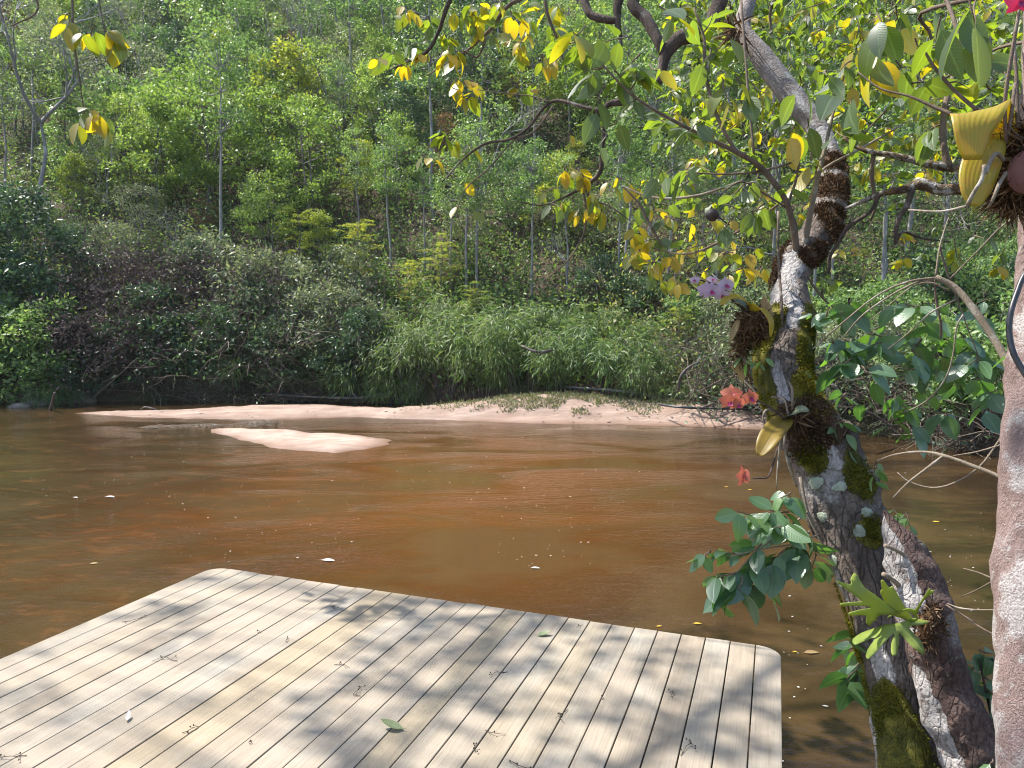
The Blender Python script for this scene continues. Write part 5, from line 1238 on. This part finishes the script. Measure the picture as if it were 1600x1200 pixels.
frond(Z([(690, 950), (600, 880), (520, 820), (480, 740), (478, 715), (490, 700), (480, 640), (500, 630), (545, 690), (570, 678), (600, 720), (640, 790), (680, 860), (730, 930)]), 2.0, 1.94, Z([(700, 950), (510, 640)]))
frond(Z([(660, 960), (720, 930), (755, 930), (740, 900), (680, 865), (620, 890), (540, 925), (545, 910), (640, 865), (700, 850), (750, 860), (790, 800), (830, 740), (860, 695), (870, 712), (895, 712), (890, 725), (830, 770), (790, 830), (765, 890), (770, 940), (720, 960)]), 1.98, 1.84, Z([(690, 950), (860, 720)]), .005)
frond(Z([(600, 975), (690, 945), (760, 938), (850, 955), (855, 970), (790, 985), (720, 990), (700, 1010), (740, 1060), (790, 1110), (820, 1190), (812, 1212), (790, 1205), (720, 1150), (650, 1070), (620, 1050), (618, 1120), (600, 1215), (575, 1225), (560, 1190), (562, 1130), (585, 1060), (570, 1060), (500, 1130), (440, 1200), (385, 1250), (365, 1235), (380, 1180), (440, 1090), (400, 1090), (290, 1140), (262, 1125), (265, 1095), (330, 1050), (440, 1010), (520, 985)]), 1.97, 1.80, Z([(680, 950), (560, 1230)]))
#SHIELD
# ------------------------------------------------------------ orchids
def flower(root, px, py, d, spx, mat, face=(0, 0), lip='magenta'):
    """moth orchid flower: two broad petals, three sepals, a small lip; face = yaw, pitch of the flower"""
    c = P(px, py, d); s = spx*d/F_PX
    n = unit(-FW+RT*face[0]+np.array([0, 0, face[1]])); up = unit(np.array([0, 0, 1.])-n*n[2]); rt_ = np.cross(up, n)
    mb = MB()
    def pet(ang, L, W, m=0, cu=.25, lift=0.0):
        dr = up*math.cos(math.radians(ang))+rt_*math.sin(math.radians(ang))+n*.18
        leaves(mb, T_OV if W > .6*L else T_MID, (c+n*lift)[None], dr[None], n[None], L, W, curl=cu, fold=.10, hue=rng.random(), m=m)
    for a in (0, 128, -128): pet(a, s*.55, s*.36, 0, .2, -.002)
    for a in (78, -78): pet(a, s*.58, s*.62, 0, .25, .002)
    for a in (180, 150, 210): pet(a, s*.25, s*.16, 1, -.5, .006)
    tube(mb, [c, c+n*.008], [s*.07, s*.04], 6, 1, m=1)
    return hang(mb.build('flower', [M[mat], M[lip]], root), root)
def oleaf(root, path, wpx, mat, d, name='leaf', up=None, seg=9, curlw=.25, side=None, blunt=.55):
    """broad strap leaf along a pixel path; wpx width; path points (px,py,d)"""
    pts = np.array([P(a, b, dd) for a, b, dd in path]); cc, ww = resample(pts, np.array([1.0]*len(pts)), 5)
    t = unit(np.gradient(cc, axis=0)); n = len(cc); u = np.linspace(0, 1, n)
    w = np.maximum(.06, np.sin(np.pi*np.clip(u*.90+.08, 0, 1))**blunt)*wpx*d/F_PX*.5
    nrm = unit(np.array([0, -.55, .8]))if up is None else unit(np.array(up))
    V = []; T = []
    for i in range(n):
        sd = unit(np.cross(t[i], nrm)) if side is None else unit(side-t[i]*(t[i]@side)); no = np.cross(sd, t[i])
        for j, v in enumerate(np.linspace(-1, 1, 7)):
            V.append(cc[i]+sd*w[i]*v+no*curlw*abs(v)**1.5*w[i]); T.append((.3+.5*u[i], u[i], v*.5+.5))
    q = [[i*7+j, i*7+j+1, (i+1)*7+j+1, (i+1)*7+j] for i in range(n-1) for j in range(6)]
    mb = MB(); mb.add(V, q, tint=np.array(T))
    o = hang(mb.build(name, M[mat], root), root)
    so = o.modifiers.new('thick', 'SOLIDIFY'); so.thickness = .002
    return o
def rootball(root, cx, cy, d, rx, ry, n, name='root_mass', seed=3, long=.05):
    g = np.random.default_rng(seed); mb = MB(); c = P(cx, cy, d); k = d/F_PX
    a = np.linspace(0, math.pi, 9)
    tube(mb, [c+UP*(math.cos(t)*ry*k*.9) for t in a], [max(.002, rx*k*.85*math.sin(t)) for t in a], 12, 2, .25, 40)
    off = unit(g.normal(size=(n, 3))); pos = c+RT*(off[:, :1]*rx*k)+UP*(off[:, 2:]*ry*k)+FW*(off[:, 1:2]*rx*k)
    leaves(mb, T_BLADE, pos, off+g.normal(0, .8, (n, 3))+np.array([0, 0, -.3]), g.normal(size=(n, 3)), long*g.uniform(.4, 1.4, n), .005, curl=.6, hue=g.random(n))
    for _ in range(14):
        o = unit(g.normal(size=3)); s = c+RT*o[0]*rx*k+UP*o[2]*ry*k+FW*o[1]*rx*k
        e = s+g.normal(0, .02, 3)+np.array([0, 0, -g.uniform(.0, .06)])
        tube(mb, [s, (s+e)/2+g.normal(0, .012, 3), e], [.003, .0028, .002], 5, 3)
    return hang(mb.build(name, M['fibre'], root), root)
rootball(fern, 1452, 985, 2.06, 19, 44, 900, 'root_shield', 12, .018)
pk = thing('pink_orchid', 'pale pink moth orchid rooted in a bark pocket on the left of the mossy trunk', 'orchid', tuple(P(1175, 500, 2.5)))
rootball(pk, 1174, 508, 2.5, 22, 24, 800, long=.03)
rootball(pk, 1158, 548, 2.52, 9, 30, 300, 'root_mass', 4, .03)
for f in [(1104, 453, 2.42, 26, (-.3, 0)), (1112, 455, 2.40, 28, (0, -.1)), (1134, 446, 2.42, 27, (.25, .1)), (1128, 461, 2.41, 22, (.1, -.4)), (1086, 438, 2.46, 15, (-.5, .2)), (1113, 438, 2.48, 18, (.2, .6))]: flower(pk, *f[:4], 'pink', f[4])
mb = MB(); p, r = limb_pts([(1172, 495, 2.47, 5), (1160, 482, 2.45, 4), (1143, 468, 2.44, 4), (1130, 452, 2.44, 3), (1110, 442, 2.46, 3), (1086, 436, 2.47, 2)]); tube(mb, p, r, 6, 4); hang(mb.build('flower_stem', M['limb_dark'], pk), pk)
oleaf(pk, [(1173, 480, 2.47), (1165, 470, 2.44), (1150, 464, 2.42), (1136, 466, 2.40), (1126, 476, 2.39)], 15, 'o_leaf', 2.45)
oleaf(pk, [(1168, 484, 2.47), (1160, 476, 2.46), (1150, 470, 2.45), (1140, 468, 2.46)], 22, 'o_leaf_green', 2.45)
oleaf(pk, [(1172, 484, 2.46), (1184, 480, 2.42), (1196, 490, 2.40), (1204, 505, 2.39), (1204, 526, 2.39)], 20, 'o_leaf', 2.45, up=(.6, -.6, .5))
oleaf(pk, [(1154, 500, 2.46), (1148, 515, 2.45), (1140, 534, 2.45)], 10, 'brown_leaf', 2.45)
mb = MB(); leaves(mb, T_MID, P(1195, 518, 2.56)[None], np.array([[0, 0, 1.]]), (-FW)[None], .13, .06, curl=.15, hue=.2); hang(mb.build('bark_flake', M['brown_leaf'], pk), pk)
mb = MB(); leaves(mb, T_MID, P(1160, 600, 2.5)[None], np.array([[-.1, 0, 1.]]), (-FW)[None], .14, .05, curl=.2, hue=.6); hang(mb.build('bark_flake', M['brown_leaf'], pk), pk)
og = thing('orange_orchid', 'coral orange moth orchid with a yellowing leaf hanging from the trunk', 'orchid', tuple(P(1230, 655, 2.42)))
for f in [(1143, 616, 2.28, 30, (-.2, .3)), (1141, 627, 2.26, 30, (-.3, -.2)), (1152, 630, 2.26, 26, (.2, -.3)), (1172, 622, 2.27, 28, (.35, 0))]: flower(og, *f[:4], 'orange', f[4])
flower(og, 1161, 745, 2.2, 34, 'orange', (.85, .15), 'orange')
mb = MB()
p, r = limb_pts([(1232, 660, 2.42, 4), (1215, 645, 2.36, 4), (1195, 632, 2.32, 3), (1175, 622, 2.29, 3), (1145, 618, 2.3, 2)]); tube(mb, p, r, 6, 4)
p, r = limb_pts([(1215, 700, 2.38, 3), (1208, 725, 2.3, 3), (1200, 745, 2.26, 3), (1185, 747, 2.24, 3), (1176, 748, 2.22, 2)]); tube(mb, p, r, 6, 4)
hang(mb.build('flower_stem', M['limb_dark'], og), og)
mb = MB()
for pth in [[(1228, 665, 2.4, 4), (1220, 690, 2.36, 4), (1216, 720, 2.34, 3), (1213, 765, 2.34, 2)], [(1228, 670, 2.4, 4), (1226, 700, 2.38, 4), (1235, 735, 2.38, 3), (1245, 760, 2.4, 3)], [(1225, 650, 2.44, 4), (1200, 640, 2.42, 4), (1192, 652, 2.4, 4), (1196, 664, 2.4, 3)], [(1232, 650, 2.4, 3), (1225, 625, 2.4, 3), (1205, 620, 2.42, 3)], [(1238, 640, 2.42, 4), (1238, 610, 2.42, 4), (1232, 595, 2.44, 3)]]:
    p, r = limb_pts(pth); tube(mb, p, r, 6, 4)
hang(mb.build('root', M['twig_pale'], og), og)
oleaf(og, [(1232, 652, 2.42), (1222, 660, 2.38), (1208, 676, 2.34), (1196, 695, 2.31), (1186, 712, 2.30)], 34, 'o_leaf_old', 2.35, up=(-.5, -.8, .2))
oleaf(og, [(1230, 652, 2.42), (1240, 645, 2.39), (1252, 640, 2.37), (1264, 642, 2.36)], 19, 'o_leaf_green', 2.4)
rootball(og, 1238, 655, 2.44, 14, 12, 260, 'root_mass', 6)
rd = thing('mounted_orchid', 'red flowered orchid with drooping yellow leaves in a brown root ball on the pinkish trunk', 'orchid', tuple(P(1590, 265, 1.78)))
rootball(rd, 1598, 262, 1.8, 42, 58, 1500, 'root_mass', 8, .06)
mb = MB(); a = np.linspace(0, math.pi, 9); cpt = P(1612, 268, 1.72)
tube(mb, [cpt+UP*(math.cos(t)*.055) for t in a], [max(.002, .05*math.sin(t)) for t in a], 16, 2); hang(mb.build('pot', M['pot'], rd), rd)
# folded leaf: over the edge and down
oleaf(rd, [(1572, 236, 1.79), (1556, 200, 1.78), (1537, 176, 1.74), (1527, 176, 1.68), (1521, 200, 1.655), (1519, 250, 1.66)], 76, 'o_leaf', 1.68, curlw=.06, side=RT*.97+UP*.22, blunt=.4)
oleaf(rd, [(1556, 216, 1.75), (1542, 238, 1.72), (1530, 268, 1.70), (1525, 296, 1.69), (1523, 322, 1.69)], 58, 'o_leaf', 1.68, curlw=.10, side=RT+UP*.1, blunt=.5)
mb = MB()
for pth in [[(1568, 250, 1.7, 6), (1556, 240, 1.68, 7), (1546, 255, 1.66, 7), (1540, 270, 1.64, 6)], [(1538, 258, 1.64, 7), (1534, 280, 1.64, 6), (1522, 300, 1.64, 6), (1512, 320, 1.66, 7)], [(1572, 270, 1.7, 6), (1560, 290, 1.68, 6), (1552, 310, 1.68, 5), (1544, 325, 1.7, 4)], [(1510, 322, 1.67, 4), (1470, 330, 1.75, 3), (1420, 328, 1.85, 3)]]:
    p, r = limb_pts(pth); tube(mb, p, r, 7, 4)
hang(mb.build('root', M['twig_pale'], rd), rd)
mb = MB()
for pth in [[(1572, 225, 1.75, 6), (1570, 160, 1.74, 6), (1580, 90, 1.72, 6), (1592, 20, 1.7, 5)], [(1590, 200, 1.75, 6), (1588, 120, 1.76, 6), (1585, 60, 1.77, 5), (1600, -20, 1.78, 4)], [(1574, 215, 1.75, 5), (1580, 180, 1.74, 6), (1586, 130, 1.75, 5)]]:
    p, r = limb_pts(pth); tube(mb, p, r, 7, 4)
hang(mb.build('flower_stem', M['twig'], rd), rd)
M['red'] = leaf_mat('red petal', [(.55, .03, .10), (.62, .05, .14)], (1.2, 1, 1), .35, .5, .3, objvar=0)
flower(rd, 1594, 4, 1.7, 40, 'red', (-.2, -.3), 'magenta')

# ------------------------------------------------------------ things on the deck, the water and the shore
def flat_leaf(name, label, cat, px, py, z, lpx, mat, ang, wid=.5, group=None, curl=.3, lift=.006, tm=None):
    p = PZ(px, py, z+lift); d = proj(p)[2]; L = lpx*d/F_PX
    mb = MB(); dv = np.array([math.cos(ang), math.sin(ang), 0.05])
    leaves(mb, tm or T_FINE, (-dv*L*.5)[None], dv[None], np.array([[.1, -.1, 1.]]), L, L*wid, curl=curl, fold=.25, hue=rng.random())
    tube(mb, [-dv*L*.5, -dv*L*.62+np.array([0, 0, .004])], [.0012, .001], 4, 1)
    o = mb.build(name, M[mat], None, loc=tuple(p)); return tag(o, label, cat, group)
flat_leaf('fallen_leaf', 'curled pale green leaf lying near the front middle of the deck boards', 'leaf', 612, 1135, DZ, 38, 'fallen_green', 2.9, .45, curl=-.25, lift=.012)
flat_leaf('fallen_leaf', 'small dull green leaf lying by the far edge of the deck', 'leaf', 850, 991, DZ, 22, 'fallen_green', .2, .5, curl=-.2, lift=.008)
flat_leaf('fallen_leaf', 'white dried leaf scrap among twigs on the left boards', 'leaf', 200, 1120, DZ, 20, 'foam', 1.9, .35, curl=-.3, lift=.01)
TW = [(258, 1032, 40, 'largest twig of dry seed stalks on the left boards'), (205, 970, 26, 'wispy dry stalk on the deck near its left edge'), (232, 1018, 12, 'tiny dark seed twig beside the largest stalk'), (20, 1182, 40, 'dry stalk at the lower left corner of the photo'),
      (525, 949, 26, 'dry twig near the deck far edge left of its middle'), (405, 987, 9, 'dark seed head alone on the boards'), (535, 1040, 28, 'knobbly dry stalk across a board gap in the deck middle'), (298, 1140, 26, 'dark dry stalk on the yellow board near the bottom'), (558, 1080, 30, 'thin stalk with tiny seeds right of the yellow board'),
      (780, 1052, 28, 'curled stalk with dark seed below the dull green leaf'), (885, 1118, 40, 'looped dry twig with seeds right of the deck middle'), (1075, 1172, 40, 'dry twig with dark seed at lower right of the deck'), (810, 1196, 40, 'cluster of dry stalks at the bottom edge of the photo'), (905, 978, 14, 'small forked twig near the deck far edge'),
      (770, 1145, 30, 'thin straight twig right of the curled pale leaf'), (390, 1160, 12, 'short twig piece near the bottom edge'), (1050, 1085, 16, 'fine twig in the shade right of middle'), (940, 1090, 10, 'dark seed on a board gap'), (740, 1168, 26, 'thin twig along a gap near the bottom'), (450, 1000, 16, 'pale fine stalk left of the deck middle')]
for px, py, lp, lab in TW:
    p = PZ(px, py, DZ+.004); d = proj(p)[2]; L = lp*d/F_PX; mb = MB(); a = rng.random()*6.28
    dv = np.array([math.cos(a), math.sin(a), 0]); sv = np.array([-dv[1], dv[0], 0])
    pts = [-dv*L*.5, -dv*L*.2+sv*L*rng.normal(0, .12), dv*L*.15+sv*L*rng.normal(0, .16)+[0, 0, .006], dv*L*.5+sv*L*rng.normal(0, .15)]
    cc, _ = tube(mb, pts, [.0014, .0013, .0011, .0007], 5, 4)
    for k_ in range(max(2, int(lp/6))):
        s = cc[rng.integers(2, len(cc))]; e = s+np.array([rng.normal(0, L*.14), rng.normal(0, L*.14), abs(rng.normal(0, .004))])
        tube(mb, [s, e], [.0009, .0007], 4, 1)
        if rng.random() < .6: tube(mb, [e-[0, 0, .003], e, e+[0, 0, .004]], [.0012, .0038, .001], 6, 2)
    tag(mb.build('dry_twig', M['limb_dark'], None, loc=tuple(p)), lab, 'twig', 'dry twigs on the deck')
FL = [(837, 887, 14, 'foam', 'white leaf floating past the deck far edge'), (1090, 974, 13, 'fallen_yellow', 'yellow leaf floating right of the deck corner'), (1268, 1019, 24, 'brown_leaf', 'orange brown leaf floating near the deck right corner'), (1290, 1103, 9, 'foam', 'pale scrap floating below the lobed leaves'), (1030, 978, 9, 'fallen_yellow', 'dull yellow leaf touching the deck far edge'),
      (147, 880, 12, 'brown_leaf', 'tan leaf floating on the left water'), (172, 776, 16, 'foam', 'pale twig scrap floating on the left water'), (1463, 815, 11, 'fallen_yellow', 'yellow leaf floating between the two right trunks'), (513, 875, 22, 'foam', 'pale foam streak above the deck'), (118, 777, 9, 'foam', 'white speck floating at far left'), (1242, 1018, 8, 'fallen_yellow', 'small yellow flake beside the orange leaf'), (1135, 760, 6, 'fallen_yellow', 'tiny yellow leaf left of the orange flower'), (1172, 765, 7, 'fallen_yellow', 'tiny yellow leaf under the orange flower')]
for px, py, lp, mt, lab in FL: flat_leaf('floating_leaf', lab, 'leaf', px, py, 0, lp, mt, rng.random()*.6-.3, .4, 'leaves floating on the river', curl=.05, lift=.008)
mb = MB(); n = 1500
X = []
for _ in range(n):
    px, py = rng.uniform(0, 1560), 660+540*rng.random()**1.4
    if py > 885 and px < 1222: continue
    if vnoise(px*.006, py*.012, 3.) < -.02: continue
    q = PZ(px, py, .006)
    if poly_dist(np.array([q[0]]), np.array([q[1]]), BARS[1][0])[0] > -.1: continue
    X.append(q)
X = np.array(X); n = len(X)
h = rng.random(n); an = rng.random(n)*6.28
leaves(mb, T_COARSE, X, np.stack([np.cos(an), np.sin(an), 0*an], 1), np.array([[0, 0, 1.]]), (.008+.016*h**4)*np.minimum(2, X[:, 1]/6+.4), .010+.010*h**4, curl=0, fold=0)
tag(mb.build('foam_specks', M['foam']), kind='stuff')
# broken reeds and ripples of debris at the head of the small bar
mb = MB()
for _ in range(150):
    if rng.random() < .5: px, py = rng.normal(390, 16), rng.normal(662, 2.2)
    else: px = rng.uniform(215, 335); py = 668.5-(px-215)*.03+rng.normal(0, .6)
    q = PZ(px, py, .01); a = rng.normal(0, .7)
    tube(mb, [q, q+np.array([math.cos(a)*.12, math.sin(a)*.12, rng.uniform(0, .05)]), q+np.array([math.cos(a)*.3, math.sin(a)*.3, rng.uniform(-.02, .02)])], [.0045, .004, .003], 4, 2)
tag(mb.build('reed_debris', M['twig_pale'], None), kind='stuff')
def stick(name, label, cat, path, mat, group=None):
    pts, rad = limb_pts(path); mb = MB(); b = pts[0].copy(); tube(mb, pts-b, rad, 8, 4, .15, 9)
    return tag(mb.build(name, M[mat], None, loc=tuple(b)), label, cat, group)
def gpath(L, z0=.0):
    out = []
    for px, py, w, z in L:
        q = PZ(px, py, z); out.append((px, py, proj(q)[2], w))
    return out
stick('dead_log', 'grey dead log slanting down the dark left bank into the water', 'log', [(143, 622, 20.4, 6), (162, 603, 20.6, 9), (180, 586, 20.9, 10), (200, 570, 21.3, 9)], 'drift')
stick('driftwood', 'thin bare trunk slanting into the water behind the long sandbar', 'driftwood', [(523, 580, 20.8, 3), (540, 602, 20.4, 4), (560, 624, 20.0, 4)], 'drift', 'driftwood sticks along the far bank')
stick('driftwood', 'long horizontal branch lying low over the water left of the grassy bar', 'driftwood', [(410, 616, 20.6, 3), (480, 620, 20.3, 4), (560, 622, 20.0, 4), (600, 616, 19.8, 3)], 'drift', 'driftwood sticks along the far bank')
stick('driftwood', 'forked twig standing in the shallows behind the sandbar tip', 'driftwood', gpath([(220, 640, 2.5, .02), (228, 636, 3, .1), (246, 641, 3, .02)]), 'drift', 'driftwood sticks along the far bank')
stick('driftwood', 'pale stick slanting across the sandbar near the orchids', 'driftwood', gpath([(1086, 646, 4, .15), (1105, 634, 5, .4), (1115, 630, 4, .5)]), 'drift', 'driftwood sticks along the far bank')
stick('driftwood', 'bent stick poking from the shallows at the dark left bank', 'driftwood', gpath([(78, 640, 4, 0), (82, 630, 5, .2), (85, 614, 4, .5)]), 'drift', 'driftwood sticks along the far bank')
stick('driftwood', 'curved whitish branch arching out of the dead brush right of the bamboo', 'driftwood', [(1060, 612, 16.4, 4), (1063, 590, 16.2, 5), (1075, 575, 16.2, 5), (1092, 566, 16.4, 4)], 'drift', 'driftwood sticks along the far bank')
stick('driftwood', 'pale bare branch leaning over the right bank water', 'driftwood', [(1300, 600, 12.5, 4), (1325, 625, 12.6, 6), (1350, 642, 12.8, 6), (1372, 652, 13, 4), (1395, 668, 13, 3)], 'drift', 'driftwood sticks along the far bank')
stick('driftwood', 'bleached branch lying on the bamboo above the sandbar', 'driftwood', [(815, 540, 18.0, 3), (832, 548, 17.8, 5), (850, 550, 17.8, 5), (868, 545, 18, 3)], 'drift', 'driftwood sticks along the far bank')
stick('pale_pipe', 'long pale pipe lying behind the grassy sandbar', 'pipe', gpath([(875, 604, 3, .55), (920, 607, 3.5, .55), (960, 610, 3.5, .55), (996, 614, 3, .5)]), 'pole')
stick('water_hose', 'dark water hose along the right end of the long sandbar', 'hose', gpath([(1030, 632, 3.5, .42), (1060, 636, 3.5, .42), (1100, 638, 3.5, .40), (1150, 639, 3.5, .36), (1195, 641, 3.5, .30)]), 'cable')
def rock(label, px, py, w, h):
    q = PZ(px, py, .0); d = proj(q)[2]; R = w*d/F_PX*.5; H = h*d/F_PX
    mb = MB(); n = 14; m = 9; V = []
    for i in range(m):
        a = math.pi*i/(m-1)
        for j in range(n):
            b = 2*math.pi*j/n; v = np.array([math.sin(a)*math.cos(b), math.sin(a)*math.sin(b), math.cos(a)])
            k_ = 1+.22*float(fbm(v[0]*1.6+px, v[1]*1.6, v[2]*1.6)); V.append(v*k_*[R, R*.8, H])
    mb.add(V, [[i*n+j, (i+1)*n+j, (i+1)*n+(j+1) % n, i*n+(j+1) % n] for i in range(m-1) for j in range(n)])
    tag(mb.build('river_rock', M['rock'], None, loc=tuple(q)), label, 'rock', 'rocks at the foot of the left bank')
rock('large rounded rock at the foot of the left bank beside the dead log', 118, 628, 62, 20); rock('low flat rock left of the large rock', 60, 632, 40, 10); rock('flat pale stone right of the dead log', 205, 622, 36, 11); rock('broad flat rock at the dark bank behind the sandbar', 232, 624, 42, 8); rock('small rock at far left waterline', 30, 636, 36, 7)
# ------------------------------------------------------------ light, sky, camera
w = bpy.data.worlds.new('World'); S.world = w; w.use_nodes = True
nt = w.node_tree; nt.nodes.clear()
sky = nt.nodes.new('ShaderNodeTexSky'); sky.sky_type = 'NISHITA'; sky.sun_disc = False
sky.sun_elevation = SUN_EL; sky.sun_rotation = SUN_AZ; sky.air_density = 1.0; sky.dust_density = 1.5; sky.altitude = 300
bg = nt.nodes.new('ShaderNodeBackground'); bg.inputs['Strength'].default_value = 0.15
wo = nt.nodes.new('ShaderNodeOutputWorld')
nt.links.new(sky.outputs[0], bg.inputs[0]); nt.links.new(bg.outputs[0], wo.inputs[0])
sl = bpy.data.lights.new('sun', 'SUN'); sl.energy = 5.0; sl.angle = math.radians(.7); sl.color = (1, .955, .88)
so = bpy.data.objects.new('sun', sl); COL.objects.link(so)
so.rotation_euler = Vector(SUN).to_track_quat('Z', 'Y').to_euler()
k = NT('river valley haze'); pv = k.n('ShaderNodeVolumePrincipled')
pv.inputs['Color'].default_value = (.95, .97, 1, 1); pv.inputs['Density'].default_value = .0002; pv.inputs['Anisotropy'].default_value = .3
k.l(pv.outputs[0], k.out.inputs['Volume'])
mb = MB(); box(mb, -78, 78, -18, 138, -2.2, 96); hz = mb.build('haze', k.m, smooth=False); hz['kind'] = 'stuff'
cd = bpy.data.cameras.new('camera'); cd.sensor_width = 36; cd.lens = 36*F_PX/1600; cd.clip_end = 600; cd.clip_start = .05
co = bpy.data.objects.new('camera', cd); COL.objects.link(co)
co.location = tuple(CAM); co.rotation_euler = (math.pi/2-PITCH, 0, 0)
S.camera = co
S.view_settings.view_transform = 'Standard'; S.view_settings.look = 'None'
S.view_settings.exposure = 1.3; S.view_settings.gamma = 1.0; S.view_settings.use_curve_mapping = False
c = S.cycles
c.max_bounces = 7; c.diffuse_bounces = 3; c.glossy_bounces = 3; c.transmission_bounces = 4; c.transparent_max_bounces = 6
c.sample_clamp_indirect = 6.0
c.pixel_filter_type = 'BLACKMAN_HARRIS'; c.filter_width = 1.1
